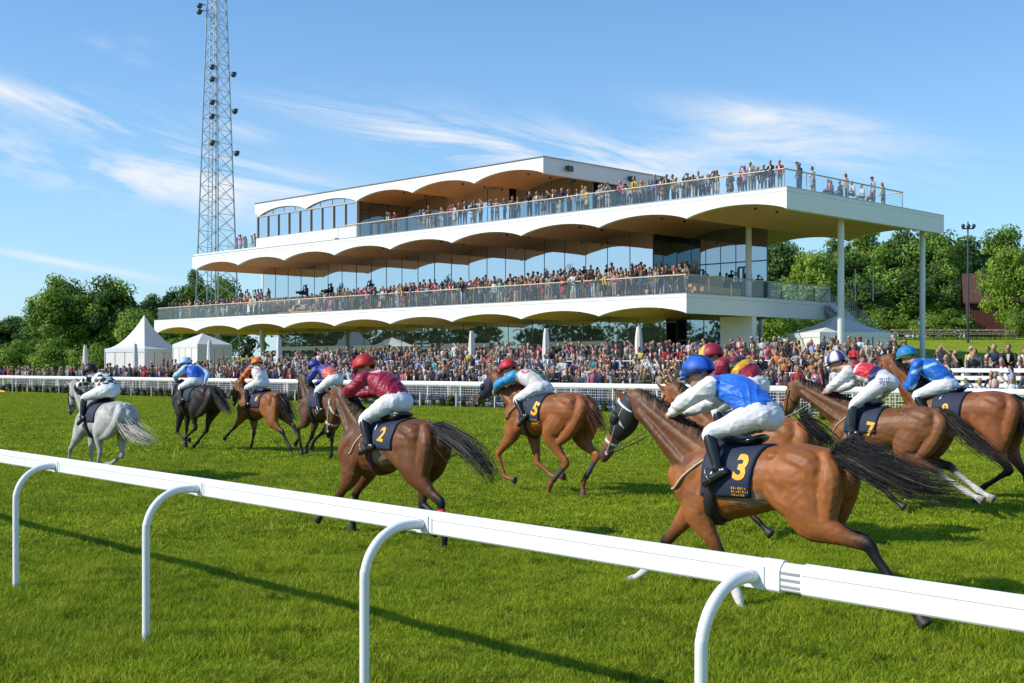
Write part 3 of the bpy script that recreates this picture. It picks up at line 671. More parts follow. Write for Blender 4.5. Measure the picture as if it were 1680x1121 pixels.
        # stirrup hangs from the horse's saddle
        mb = MB(); hx = h0 + d * .10; topz = hx - dn * .10
        mb.tube([hx + V3(0, .05 * c2, 0) + dn * (-.035 + .07 * s2) for c2, s2 in [(math.cos(a), math.sin(a)) for a in np.linspace(0, 2 * math.pi, 15)]], .006, n=6, sub=1, cap=0, lat=d)
        b0 = F.seat + V3(.10, .20 * y, -.04); mb.tube([hx - dn * .035, lerp(hx, b0, .5), b0], .011, .004, n=6, cap=0, lat=V3(1, 0, 0)); mb.build('stirrup', M['steel'], F.root, True)
        # reins
        bit = F.bits[y]; mb = MB(); hw = w + nrm(w - e) * .06; mid = lerp(bit, hw, .55) + V3(0, .03 * y, -.03)
        mb.tube([bit, mid, hw, hw + V3(-.12, -.05 * y, -.10)], .0085, .005, n=6, sub=5, cap=0, col=jp.get('rein', (.03, .026, .024))); mb.build('rein', M['vest'], F.root, True)
    # helmet and goggles
    mb = MB(); hc = hd + u * .03 - f * .012; vv, nn_ = [], []
    A = np.linspace(0, 2 * math.pi, 25)[:-1]; rows = []
    for ph in np.linspace(0, 1.72, 10):
        rows.append([hc + HM @ (V3(math.sin(ph) * math.cos(a) * .158, math.sin(ph) * math.sin(a) * .128, math.cos(ph) * .145)) for a in A])
    gr = np.transpose(np.array(rows), (1, 0, 2)); nr = nrm(gr - hc); shell(mb, gr, nr, .006, -.012, closed=True)
    br = [[hc + HM @ V3(math.cos(a) * (.150 + e * .06), math.sin(a) * .118, -.018 - e * .024) for e in (0, .5, 1)] for a in np.linspace(-1.15, 1.15, 13)]
    br = np.array(br); shell(mb, br, np.tile(u, br.shape[:2] + (1,)), .004, -.004)
    v, q, t, _ = mb.arrays(); r = (v - hc) @ HM
    mesh_obj('helmet', v - off, q, t, jp['cap'](r), M['helmet'], root, True)
    mb = MB()
    for i in range(2):
        mb.tube([hd + HM @ V3(-.004 + .128 * math.cos(a), .108 * math.sin(a), .0 + .006 * math.cos(a)) for a in np.linspace(-2.4, 2.4, 18)], .008, .02 if i == 0 else .012, n=8, sub=1, cap=0, lat=u * 0 + V3(.01, 0, 1), col=(.02, .02, .025) if i else jp.get('goggle', (.03, .03, .035)))
        break
    v, q, t, c = mb.arrays(); mesh_obj('goggles', v - off, q, t, c, M['vest'], root, True)
    if jp.get('whip'):
        y = jp.get('whiphand', 1); w = J[y][2]; e = J[y][1]; a = w + nrm(w - e) * .06; b = a + V3(*jp['whip'])
        wl = tag(MB().tube([V3(0, 0, 0), (b - a) * .5, b - a], [.009, .007, .005], n=6, col=(.01, .01, .01)).build('whip', M['vest'], None, True), jp['whiplabel'], 'whip')
        wl.rotation_euler = (0, 0, R(135)); wl.location = Vector(F.root.location) + Matrix.Rotation(R(135), 3, 'Z') @ Vector(a)

def solid(c): c = np.array(c); return lambda r: np.tile(c, (len(r), 1))
def pick(conds, cols, base):
    n = len(conds[0]); out = np.tile(np.array(base, float), (n, 1))
    for m, c in zip(conds, cols): out[m] = c
    return out
WHT, BLU, NAVY, MAR, RED = (.78, .78, .79), (.025, .17, .74), (.02, .03, .12), (.30, .008, .04), (.62, .03, .03)
BAY, BLK = (.17, .058, .020), (.012, .010, .010)
def p1(a, y, n, rt, rr, v):
    ck = ((np.floor(v[:, 0] * 9.5) + np.floor(v[:, 1] * 9.5 + .5) + np.floor(v[:, 2] * 9.5)) % 2) > 0
    o = np.where(ck[:, None], np.array(WHT), np.array((.012, .012, .014))); m = (rt == 1) & (rr > .42); o[m] = (.014, .013, .016); return o
def p2(a, y, n, rt, rr, v): return pick([rt == 1, (rt == 0) & (a > .93)], [(.38, .55, .85), (.38, .55, .85)], (.015, .12, .58))
def p3(a, y, n, rt, rr, v):
    ck = ((np.floor(v[:, 0] * 11) + np.floor(v[:, 2] * 11)) % 2) > 0
    cross = (rt == 0) & (a > .5) & ((np.abs(y) < .035) | (np.abs(np.abs(y) - (a - .5) * .42) < .022)) & (n > 0)
    return pick([(rt == 1) & ck, (rt == 1) & ~ck, cross], [(.62, .22, .03), (.45, .04, .03), (.62, .05, .10)], WHT)
def p4(a, y, n, rt, rr, v): return pick([rt == 1, (rt == 0) & (a < .55)], [(.045, .06, .30), (.72, .16, .12)], (.06, .06, .34))
def p5(a, y, n, rt, rr, v): return pick([(rt == 0) & (a > .78) & (n > .06) & (np.abs(y - .05) < .06)], [(.75, .5, .5)], MAR)
def p6(a, y, n, rt, rr, v):
    e = (rt == 0) & (((a - .68) / .14) ** 2 + ((y - .11) / .055) ** 2 < 1) & (n > .02); e2 = e & (((a - .68) / .085) ** 2 + ((y - .11) / .03) ** 2 > 1)
    return pick([rt == 1, (rt == 0) & (np.abs(y + .035) < .055) & (n > 0), (rt == 0) & (a > .93), e2], [(.04, .30, .62), (.01, .14, .09), (.01, .14, .09), (.6, .06, .10)], (.58, .58, .56))
def p7(a, y, n, rt, rr, v): return pick([(rt == 1) & (rr > .03)], [WHT], BLU)
def p8(a, y, n, rt, rr, v): return pick([(rt == 0) & (a > .42) & (a < .62), (rt == 0) & (a >= .62) & (a < .86)], [(.80, .42, .03), (.015, .014, .016)], (.32, .02, .05))
def p9(a, y, n, rt, rr, v): return pick([(rt == 0) & (a > .18) & (a < .38), (rt == 0) & (a >= .38) & (a < .8) & (n > -.01), (rt == 0) & (a > .86), (rt == 1) & (rr > .8)], [NAVY, (.60, .03, .05), (.6, .03, .05), (.6, .2, .25)], WHT)
def p10(a, y, n, rt, rr, v):
    s_ = (np.sin(v[:, 0] * 19 + 3 * np.sin(v[:, 2] * 15)) + np.sin(v[:, 2] * 26 + v[:, 1] * 22)) > 1.35
    return pick([s_], [(.25, .55, .80)], (.012, .13, .52))
def cap(base, other=None, f=None):
    def g(r):
        o = np.tile(np.array(base, float), (len(r), 1))
        if other is not None: o[f(r)] = other
        return o
    return g
def band(r): return (np.abs(r[:, 2] - .01 - .25 * r[:, 0]) < .018) | (np.abs(r[:, 1] - .03) < .014)
def LL(x, z): return ('L', x, z)
# ---------------------------------------------------------------- the field, traced from the photograph
SPECS = [
 dict(id=1, zoom=Z1, t0=10.9, croup=(770, 392), poll=(478, 284), nose=(455, 462), coat=(.46, .45, .44), dark=(.20, .19, .19), legdark=(.34, .33, .32), muz=(.10, .09, .09), tailc=(.62, .58, .50), manec=(.40, .38, .36), hoof=(.16, .14, .12), vox=.016,
  nh=[(625, 610), (655, 730), (640, 830), (575, 905)], fh=[(805, 590), (800, 735), (735, 800), (680, 815)], nf=[(500, 660), (452, 725), (440, 850), (440, 895)], ff=[(560, 680), (600, 750), (590, 840), (575, 900)],
  tail=[(805, 470), (850, 560), (915, 620), (1000, 655)], twide=.13, ntail=240, nlock=26, belly=.9, legcol=0,
  label='pale grey horse leading the race at the far left', num=None),
 dict(id=2, zoom=Z2, t0=16.0, croup=(370, 322), poll=(128, 296), nose=(80, 400), coat=(.030, .022, .020), dark=(.012, .011, .011), vox=.018, k=1.05,
  nh=[(235, 570), (265, 690), (185, 775), (180, 840)], fh=[(400, 560), (360, 715), (285, 815), (248, 862)], nf=[(140, 590), (110, 725), (150, 775), (165, 800)], ff=[(190, 620), (190, 700), (185, 760), (190, 800)],
  tail=[(445, 380), (490, 460), (540, 530), (575, 575)], ntail=110, tr=.011, num=None, tailc=(.03, .027, .027),
  label='almost black horse running second behind the grey one'),
 dict(id=3, zoom=Z2, t0=17.0, croup=(930, 380), poll=(618, 306), nose=(592, 465), coat=(.27, .10, .03), dark=BLK, vox=.018,
  nh=[(925, 640), (1015, 735), (1080, 865), (1090, 915)], fh=[(1050, 600), (1110, 680), (1150, 770), (1130, 830)], nf=[(665, 600), (605, 690), (548, 750), (522, 782)], ff=[(770, 640), (770, 725), (748, 850), (738, 892)],
  tail=[(1000, 430), (1055, 520), (1085, 590), (1150, 610)], ntail=110, tr=.011, num='6', numpos=(785, 440), numsize=.2, cloth=(700, 830),
  label='plain bay horse under the jockey in white with orange sleeves'),
 dict(id=4, zoom=Z2, t0=16.6, croup=(1500, 370), poll=(1172, 270), nose=(1160, 462), coat=(.12, .055, .032), dark=BLK, vox=.018,
  nh=[(1455, 640), (1448, 745), (1440, 880), (1405, 990)], fh=[(1400, 640), (1360, 740), (1290, 800), (1270, 860)], nf=[(1215, 650), (1150, 700), (1172, 850), (1180, 905)], ff=[(1290, 690), (1270, 770), (1235, 830), (1220, 885)],
  tail=[(1570, 470), (1610, 580), (1630, 650)], ntail=60, tr=.011, num=None,
  label='dark bay horse half hidden behind the head with the white noseband'),
 dict(id=5, zoom=Z3, t0=9.5, croup=(755, 398), poll=(303, 252), nose=(255, 478), coat=(.155, .055, .020), neckc=(.10, .04, .018), lather=(.26, .19, .14), dark=BLK, vox=.012, bridle=(.62, .58, .52), girth=(.10, .02, .05),
  nh=[(735, 690), (905, 885), (915, 1050), (915, 1140)], fh=[(800, 690), (795, 870), (880, 950), (860, 1020)], nf=[(395, 720), (325, 835), (250, 920), (215, 950)], ff=[(480, 720), (428, 800), (415, 940), (402, 995)],
  tail=[(900, 470), (1040, 560), (1140, 660), (1195, 775)], ntail=170, tr=.0075, twide=.11, tailc=(.022, .02, .02), wrap=dict(nh=(.55, .02, .05)), cloth=(470, 640), num='2', numpos=(560, 490), numsize=.22, numtilt=-8, breast=(.55, .46, .33), clothdeg=92,
  label='dark brown horse in a white noseband under the maroon jockey'),
 dict(id=6, zoom=Z4, t0=14.75, croup=(760, 316), poll=(200, 206), nose=(78, 395), coat=(.28, .092, .026), neckc=(.22, .075, .025), dark=(.14, .045, .018), legdark=(.17, .06, .025), muz=(.05, .03, .025), tailc=(.13, .045, .02), manec=(.13, .045, .02), vox=.014, k=1.04, plainlegs=True,
  nh=[(605, 620), (730, 830), (605, 985), (600, 1050)], fh=[(830, 640), (945, 770), (840, 975), (848, 1035)], nf=[(330, 690), (215, 795), (300, 935), (375, 945)], ff=[(520, 720), (550, 920), (670, 945), (740, 915)],
  tail=[(880, 400), (930, 480), (965, 555), (1035, 600)], ntail=130, tr=.009, twide=.10, hood=(.010, .014, .04), wrap=dict(nh=(.06, .055, .06), fh=(.06, .055, .06)), clothdeg=112, cloth=(400, 560), num='5', numpos=(515, 440), numsize=.30, numtilt=-18, breast=(.16, .11, .08), numlines=True,
  label='chestnut horse in a navy hood with number 5 on its cloth'),
 dict(id=7, zoom=Z5, t0=9.2, croup=(770, 362), poll=(152, 200), nose=(52, 405), coat=(.30, .102, .028), neckc=(.13, .052, .024), lather=(.30, .22, .16), dark=BLK, vox=.011, bridle=(.62, .58, .52), hood=(.012, .012, .013), hoodband=True,
  nh=[(790, 640), (1020, 735), (1185, 985), (1238, 1046)], fh=[(800, 632), (1014, 722), (1176, 968), (1230, 1030)], nf=[(405, 620), (478, 750), (545, 915), (562, 968)], ff=[(370, 610), (262, 745), (198, 830), (148, 862)],
  tail=[(940, 400), (1050, 450), (1200, 510), (1370, 535)], ntail=620, tr=.004, nlock=34, twide=.15, tailc=(.02, .018, .018), sock=dict(nf=1, ff=1), cloth=(412, 606), num='3', numpos=(550, 452), numsize=.29, numtilt=-8, numlines=True, breast=(.50, .42, .30), clothdeg=116, muz=(.11, .055, .035),
  label='bright bay horse in front, with black hood and number 3 on its cloth'),
 dict(id=8, zoom=Z6, t0=12.6, croup=(1345, 512), poll=(560, 325), nose=(470, 560), coat=(.30, .105, .03), dark=BLK, vox=.015,
  nh=[(1350, 900), (1560, 1050), (1600, 1200), (1640, 1270)], fh=[(1400, 900), (1580, 1060), (1640, 1220), (1680, 1280)], nf=[(880, 950), (1050, 1130), (1240, 1280), (1310, 1365)], ff=[(850, 950), (780, 1100), (760, 1240), (740, 1290)],
  tail=[(1500, 560), (1620, 650), (1750, 760)], ntail=140, tr=.009, twide=.12, num=None, blaze=(.5, .45, .4),
  label='bay horse galloping between numbers 3 and 7, under the maroon and yellow jockey'),
 dict(id=9, zoom=Z7, t0=16.3, croup=(880, 408), poll=(132, 288), nose=(85, 450), coat=(.20, .080, .03), dark=BLK, vox=.014, hood=None,
  nh=[(770, 680), (1060, 830), (1230, 960), (1330, 1005)], fh=[(850, 680), (1090, 780), (1260, 930), (1360, 985)], nf=[(470, 690), (620, 850), (765, 985), (850, 1045)], ff=[(400, 690), (330, 800), (300, 900), (330, 980)],
  tail=[(1030, 470), (1130, 560), (1270, 670), (1420, 760)], ntail=170, tr=.009, twide=.12, sock=dict(nh=1, fh=1), tailc=(.035, .028, .024), cloth=(440, 640), num='7', numpos=(590, 545), numsize=.27, numtilt=-6, breast=(.45, .38, .28),
  label='brown horse with number 7 and two white hind socks'),
 dict(id=10, zoom=Z7, t0=18.2, croup=(1290, 318), poll=(660, 140), nose=(600, 320), coat=(.25, .082, .027), dark=BLK, vox=.016, k=1.04,
  nh=[(1300, 640), (1385, 780), (1230, 880), (1190, 960)], fh=[(1370, 640), (1480, 800), (1500, 950), (1540, 1000)], nf=[(800, 600), (760, 760), (800, 900), (850, 960)], ff=[(760, 600), (700, 720), (640, 860), (600, 900)],
  tail=[(1450, 420), (1500, 560), (1540, 700)], ntail=90, nmane=380, tr=.011, num='9', numpos=(1022, 425), numsize=.2,
  label='rich bay horse at the right edge under the royal blue jockey'),
]
JOCK = {
 1: dict(hip=(690, 320), shoulder=(585, 245), head=(578, 198), elbow=(520, 300), hand=(495, 365), knee=(548, 372), ankle=(543, 495), toe=(515, 525), pat=p1, cap=solid((.012, .012, .014)), vox=.014, whip=(-.62, .25, .22), whiphand=-1, whiplabel='black whip held out behind the jockey in black and white checks', label='jockey in black and white checked silks and black cap'),
 2: dict(hip=(250, 285), shoulder=(185, 195), head=(175, 145), elbow=(105, 250), hand=(85, 300), knee=(135, 345), ankle=(150, 430), toe=(125, 460), pat=p2, cap=solid((.40, .58, .86)), vox=.016, label='jockey in royal blue silks with pale blue sleeves and cap', elbow2=(375, 240), hand2=(352, 300)),
 3: dict(hip=(810, 300), shoulder=(745, 195), head=(795, 145), elbow=(680, 265), hand=(665, 310), knee=(705, 350), ankle=(715, 480), toe=(690, 500), pat=p3, cap=cap((.65, .10, .03), (.70, .40, .04), lambda r: np.sin(r[:, 0] * 60) + np.sin(r[:, 2] * 60) > .6), vox=.016, label='jockey in white silks with red cross and orange patterned sleeves'),
 4: dict(hip=(1440, 275), shoulder=(1310, 195), head=(1265, 165), elbow=(1260, 270), hand=(1225, 320), knee=(1312, 375), ankle=(1345, 530), toe=(1320, 560), pat=p4, cap=solid((.04, .045, .25)), vox=.016, whip=(-.1, .1, .75), whiplabel='thin black whip held upright behind the jockey in purple', whiphand=-1, label='jockey in purple and orange silks bent low over a dark horse'),
 5: dict(hip=(622, 298), shoulder=(455, 165), head=(465, 118), elbow=(395, 245), hand=(335, 268), knee=(462, 400), ankle=(492, 525), toe=(445, 550), pat=p5, cap=solid((.42, .02, .02)), vox=.011, label='jockey in plain maroon silks and a red cap', whip=None),
 6: dict(hip=(530, 285), shoulder=(335, 190), head=(302, 150), elbow=(258, 262), hand=(212, 312), knee=(375, 370), ankle=(420, 465), toe=(388, 505), pat=p6, cap=solid((.48, .02, .025)), vox=.012, label='jockey in silver and blue silks with a red emblem and red cap'),
 7: dict(hip=(610, 260), shoulder=(448, 158), head=(398, 118), elbow=(355, 215), hand=(272, 272), knee=(437, 325), ankle=(470, 445), toe=(420, 478), pat=p7, cap=cap((.018, .11, .55), (.01, .03, .14), band), vox=.009, rein=(.10, .09, .085), goggle=(.05, .05, .03), label='jockey in blue silks with white sleeves on the nearest horse'),
 8: dict(hip=(1130, 290), shoulder=(945, 160), head=(858, 112), elbow=(840, 300), hand=(720, 460), knee=(880, 480), ankle=(960, 690), toe=(900, 720), pat=p8, cap=cap((.30, .015, .045), (.80, .50, .03), lambda r: (r[:, 0] > .02) & (r[:, 1] > -.02)), vox=.012, label='jockey in maroon, yellow and black silks behind the nearest one'),
 9: dict(hip=(660, 270), shoulder=(450, 205), head=(390, 160), elbow=(395, 280), hand=(270, 360), knee=(490, 400), ankle=(490, 555), toe=(448, 585), pat=p9, cap=cap((.75, .75, .76), (.05, .04, .20), lambda r: np.arctan2(r[:, 1], r[:, 0]) % 1.57 > .8), vox=.011, rumptext=True, rein=(.5, .45, .38), label='jockey in white and red silks wearing a white and purple cap'),
 10: dict(hip=(1020, 285), shoulder=(855, 165), head=(795, 125), elbow=(820, 300), hand=(775, 282), knee=(850, 345), ankle=(885, 410), toe=(850, 440), pat=p10, cap=cap((.012, .14, .55), (.03, .30, .30), lambda r: (r[:, 2] < .03) | (np.sin(r[:, 1] * 90) > .7)), vox=.012, goggle=(.75, .45, .02), label='jockey in royal blue silks and a blue and green cap'),
}
ONLY = globals().get('ONLY_IDS')
for sp in SPECS:
    if ONLY and sp['id'] not in ONLY: continue
    F = build_horse(sp)
    build_jockey(F, JOCK[sp['id']])
# ================================================================ ground, turf, rails
def struct(o): o['kind'] = 'structure'; return o
def grass_mat():
    m = bpy.data.materials.new('turf'); nt, ns, L, b = nodes_of(m); b.inputs['Roughness'].default_value = .85; b.inputs['Specular IOR Level'].default_value = .15
    g = N(nt, 'ShaderNodeNewGeometry'); rot = N(nt, 'ShaderNodeMapping'); rot.inputs['Rotation'].default_value = (0, 0, R(45)); L.new(g.outputs['Position'], rot.inputs['Vector'])
    def noise(sc, stretch, det=4):
        mp = N(nt, 'ShaderNodeMapping'); mp.inputs['Scale'].default_value = stretch; L.new(rot.outputs[0], mp.inputs['Vector'])
        n = N(nt, 'ShaderNodeTexNoise', i_Scale=sc, i_Detail=det, i_Roughness=.65); L.new(mp.outputs[0], n.inputs['Vector']); return n.outputs['Fac']
    def ramp(f, lo, hi):
        n = N(nt, 'ShaderNodeMapRange'); n.inputs[1].default_value = lo; n.inputs[2].default_value = hi; L.new(f, n.inputs[0]); return n.outputs[0]
    def mix(f, a, b2):
        n = N(nt, 'ShaderNodeMix', data_type='RGBA'); L.new(f, n.inputs[0])
        for i, x in ((6, a), (7, b2)):
            if isinstance(x, tuple): n.inputs[i].default_value = (*x, 1)
            else: L.new(x, n.inputs[i])
        return n.outputs[2]
    c = mix(ramp(noise(.55, (1, 1, 1), 6), .38, .66), (.175, .27, .010), (.325, .43, .018))
    c = mix(ramp(noise(1.7, (1, 1, 1), 6), .45, .75), c, (.37, .42, .03))
    c = mix(ramp(noise(4.0, (1, 1, 1), 6), .52, .70), c, (.055, .10, .003))
    c = mix(ramp(noise(24, (1, 1, 1), 3), .50, .80), c, (.46, .52, .06))
    return m, nt, L, b, c
def build_turf():
    m, nt, L, b, c = grass_mat(); L.new(c, b.inputs['Base Color'])
    n = N(nt, 'ShaderNodeTexNoise', i_Scale=34.0, i_Detail=4.0, i_Roughness=.7); g = N(nt, 'ShaderNodeNewGeometry'); L.new(g.outputs['Position'], n.inputs['Vector'])
    bn = N(nt, 'ShaderNodeBump', i_Strength=1.0, i_Distance=.08); L.new(n.outputs['Fac'], bn.inputs['Height']); L.new(bn.outputs[0], b.inputs['Normal'])
    return m
M['turf'] = build_turf()
def build_blade():
    m, nt, L, b, c = grass_mat(); m.name = 'grass_blade'
    at = N(nt, 'ShaderNodeAttribute', attribute_name='Col'); mx = N(nt, 'ShaderNodeMix', data_type='RGBA', blend_type='MULTIPLY'); mx.inputs[0].default_value = 1; L.new(c, mx.inputs[6]); L.new(at.outputs['Color'], mx.inputs[7])
    L.new(mx.outputs[2], b.inputs['Base Color']); b.inputs['Roughness'].default_value = .6; b.inputs['Specular IOR Level'].default_value = .15
    tr = N(nt, 'ShaderNodeBsdfTranslucent'); L.new(mx.outputs[2], tr.inputs['Color']); ms = N(nt, 'ShaderNodeMixShader', i_Fac=.35); L.new(b.outputs[0], ms.inputs[1]); L.new(tr.outputs[0], ms.inputs[2]); L.new(ms.outputs[0], nt.nodes['Material Output'].inputs[0])
    return m
M['blade'] = build_blade()
# one sheet of ground out to the horizon, rising behind the course
def axis(lo, hi, fine0, fine1, stp, big):
    return np.unique(np.concatenate([np.arange(lo, fine0, big), np.arange(fine0, fine1, stp), np.arange(fine1, hi + 1, big)]))
gx, gy = axis(-900, 900, -80, 110, 2.5, 60), axis(-500, 1500, 20, 180, 2.5, 60)
GV = np.array([(x, y, terrain(x, y)) for y in gy for x in gx]); nx = len(gx)
GQ = [(j * nx + i, j * nx + i + 1, (j + 1) * nx + i + 1, (j + 1) * nx + i) for j in range(len(gy) - 1) for i in range(nx - 1)]
struct(mesh_obj('ground', GV, GQ, np.zeros((0, 3), int), None, M['turf'], None, True))

def grass_patch(name, size, n, ln, wd, area, step, hjit=.35):
    """a patch of cut blades repeated over an area by geometry nodes: ONE stuff object"""
    mb = MB(); P = (rng.random((n, 2)) - .5) * size; a = rng.random(n) * 2 * math.pi; l = ln * rng.uniform(.55, 1.25, n); w = wd * rng.uniform(.7, 1.3, n)
    lean = rng.normal(size=(n, 2)) * .45; dx, dy = np.cos(a) * w / 2, np.sin(a) * w / 2; z0 = np.zeros(n)
    b = np.stack([P[:, 0], P[:, 1], z0], 1); side = np.stack([dx, dy, z0], 1)
    mid = b + np.stack([lean[:, 0] * l * .35, lean[:, 1] * l * .35, l * .6], 1); tip = b + np.stack([lean[:, 0] * l, lean[:, 1] * l, l * .95], 1)
    v = np.stack([b - side, b + side, mid + side * .75, mid - side * .75, tip], 1).reshape(-1, 3); i = np.arange(n)[:, None] * 5
    shade = rng.uniform(.72, 1.3, n)[:, None] * np.where(rng.random((n, 1)) < .10, np.array([[1.5, 1.25, 1.6]]), np.array([[1., 1., 1.]]))
    col = np.repeat(shade, 5, 0)
    o = mesh_obj(name, v, i + np.arange(4), i + np.array([3, 2, 4]), col, M['blade'], None, False); o['kind'] = 'stuff'; tag(o, 'short mown green turf of the race course', 'grass')
    cells = [(x, y) for x in np.arange(area[0], area[1], step) for y in np.arange(area[2], area[3], step)
             if abs(x) < .425 * (y + step) + step * .8 and st_of(x, y)[1] < 41.0]
    ng = bpy.data.node_groups.new(name + '_scatter', 'GeometryNodeTree'); ng.interface.new_socket('Geometry', in_out='INPUT', socket_type='NodeSocketGeometry'); ng.interface.new_socket('Geometry', in_out='OUTPUT', socket_type='NodeSocketGeometry')
    gi, go = ng.nodes.new('NodeGroupInput'), ng.nodes.new('NodeGroupOutput'); ln_ = ng.links
    gr = ng.nodes.new('GeometryNodeMeshGrid'); nxg, nyg = int(round((area[1] - area[0]) / step)), int(round((area[3] - area[2]) / step))
    gr.inputs['Size X'].default_value = (nxg - 1) * step; gr.inputs['Size Y'].default_value = (nyg - 1) * step; gr.inputs['Vertices X'].default_value = nxg; gr.inputs['Vertices Y'].default_value = nyg
    tf = ng.nodes.new('GeometryNodeTransform'); tf.inputs['Translation'].default_value = (area[0] + (nxg - 1) * step / 2, area[2] + (nyg - 1) * step / 2, 0); ln_.new(gr.outputs[0], tf.inputs[0])
    # keep only the part of the turf the lens could take in
    pos = ng.nodes.new('GeometryNodeInputPosition'); sp = ng.nodes.new('ShaderNodeSeparateXYZ'); ln_.new(pos.outputs[0], sp.inputs[0])
    def m_(op, a_, b_):
        k = ng.nodes.new('ShaderNodeMath'); k.operation = op
        for q, val in enumerate((a_, b_)):
            if isinstance(val, (int, float)): k.inputs[q].default_value = val
            else: ln_.new(val, k.inputs[q])
        return k.outputs[0]
    wide = m_('GREATER_THAN', m_('SUBTRACT', m_('ABSOLUTE', sp.outputs[0], 0), m_('MULTIPLY', sp.outputs[1], .56)), step * 1.5)
    past = m_('GREATER_THAN', m_('ADD', sp.outputs[0], sp.outputs[1]), 40.9 / CC)
    bad = m_('MAXIMUM', wide, past)
    de = ng.nodes.new('GeometryNodeDeleteGeometry'); ln_.new(tf.outputs[0], de.inputs[0]); ln_.new(bad, de.inputs['Selection'])
    rv = ng.nodes.new('FunctionNodeRandomValue'); rv.data_type = 'FLOAT_VECTOR'; rv.inputs[0].default_value = (0, 0, 0); rv.inputs[1].default_value = (0, 0, 6.283)
    rs = ng.nodes.new('FunctionNodeRandomValue'); rs.data_type = 'FLOAT_VECTOR'; rs.inputs[0].default_value = (1.1, 1.1, 1 - hjit); rs.inputs[1].default_value = (1.35, 1.35, 1 + hjit); rs.inputs['Seed'].default_value = 3
    ip = ng.nodes.new('GeometryNodeInstanceOnPoints'); ln_.new(de.outputs[0], ip.inputs['Points']); ln_.new(gi.outputs[0], ip.inputs['Instance']); ln_.new(rv.outputs[0], ip.inputs['Rotation']); ln_.new(rs.outputs[0], ip.inputs['Scale'])
    ln_.new(ip.outputs[0], go.inputs[0]); md = o.modifiers.new('scatter', 'NODES'); md.node_group = ng
    return o
grass_patch('grass', .8, 3000, .062, .0055, (-9.1, 9.1, 5.9, 15.0), .7, .5)
grass_patch('grass', 1.6, 3600, .060, .012, (-16.9, 16.9, 14.6, 30.2), 1.3)
grass_patch('grass', 3.2, 4000, .075, .030, (-46, 30, 29.5, 98), 2.7)

# near running rail ---------------------------------------------------
def near_rail():
    a = R(135) + math.atan(.058) * -1     # runs away to the left, easing outwards
    p0 = W(2.06, 4.77); p1 = W(12.25, 5.40); d = (p1 - p0).normalized(); ang = math.atan2(d.y, d.x)
    rl = thing('running_rail', 'white plastic running rail crossing the foreground on curved posts', 'rail', p0, ang)
    x0, x1 = -5.0, 40.0
    prof0 = [(-.035, .0), (.035, .0), (.042, .012), (.042, .128), (.036, .150), (.012, .188), (0, .192), (-.012, .188), (-.036, .150), (-.0385, .132), (-.042, .128), (-.042, .012)]
    prof = [(a_, .083 + b_ * .715) for a_, b_ in prof0]
    def seg(xa, xb, z=1.0, sc=1.0):
        mb = MB(); k = len(prof); v = [(x, y * sc, z + (zz - .15) * sc + .15) for x in (xa, xb) for y, zz in prof]
        q = [(i, (i + 1) % k, k + (i + 1) % k, k + i) for i in range(k)]; mb.add(v, q)
        for x, s_ in ((xa, 1), (xb, -1)):
            mb.poly([(x, y * sc, z + (zz - .15) * sc + .15) for y, zz in prof], (.0005 * s_, 0, 0))
        return mb
    jx = 1.02
    seg(jx + .02, x1).build('rail_beam', M['rail_white'], rl); seg(x0, jx - .10).build('rail_beam', M['rail_white'], rl)
    seg(jx - .12, jx + .04, sc=.90).build('joint_insert', M['white_paint'], rl)
    seg(jx + .015, jx + .125, sc=1.04).build('joint_sleeve', M['rail_white'], rl)
    mb = MB()
    for zz in (.105, .135, .165): mb.box((jx - .09, .0365, 1 + zz), (jx + .01, .0405, 1 + zz + .012))
    mb.build('joint_slots', mat('slot_grey', (.30, .30, .33), .5), rl)
    mb = MB()
    for x in (12.33, 9.42, 6.54, 3.66): mb.box((x - .09, .0405, 1.095), (x - .082, .0440, 1.18))
    mb.build('seam', mat('seam_grey', (.45, .46, .48), .5), rl)
    mb = MB(); mb.box((jx + .13, .0418, 1.170), (x1, .0432, 1.1735)); mb.box((x0, .0418, 1.170), (jx - .105, .0432, 1.1735)); mb.build('groove', bpy.data.materials['seam_grey'], rl)
    Rz = Matrix.Rotation(-ang, 3, 'Z')
    for s_, t_ in ((14.35, 5.14), (11.5, 4.94), (8.62, 4.70), (5.75, 4.53), (3.26, 4.43), (.4, 4.2)):
        b = Rz @ (W(s_, t_) - p0); yb = b.y
        rr = .30; top = 1.14; pts = [(b.x, yb, -.1), (b.x, yb, .4), (b.x, yb, top - rr)]
        pts += [(b.x, yb - rr * (1 - math.cos(th)) if False else yb - 0 + (-1 if yb > 0 else 1) * rr * (1 - math.cos(th)), top - rr + rr * math.sin(th)) for th in np.linspace(.2, math.pi / 2, 7)]
        pts.append((b.x, (-.05 if yb < 0 else .05), top))
        mb = MB(); mb.tube(pts, .029, n=16, sub=3, lat=V3(1, 0, 0)); post = mb.build('post', M['white_paint'], rl, True)
        mb = MB(); e = -1 if yb < 0 else 1; mb.tube([(b.x, e * .075, top), (b.x, e * .045, top)], .0335, n=16, sub=1); mb.box((b.x - .06, e * .0455 - .003, top - .055), (b.x + .05, e * .0455 + .003, top + .05)); mb.build('bracket', M['white_paint'], post, False)
    return rl
near_rail()

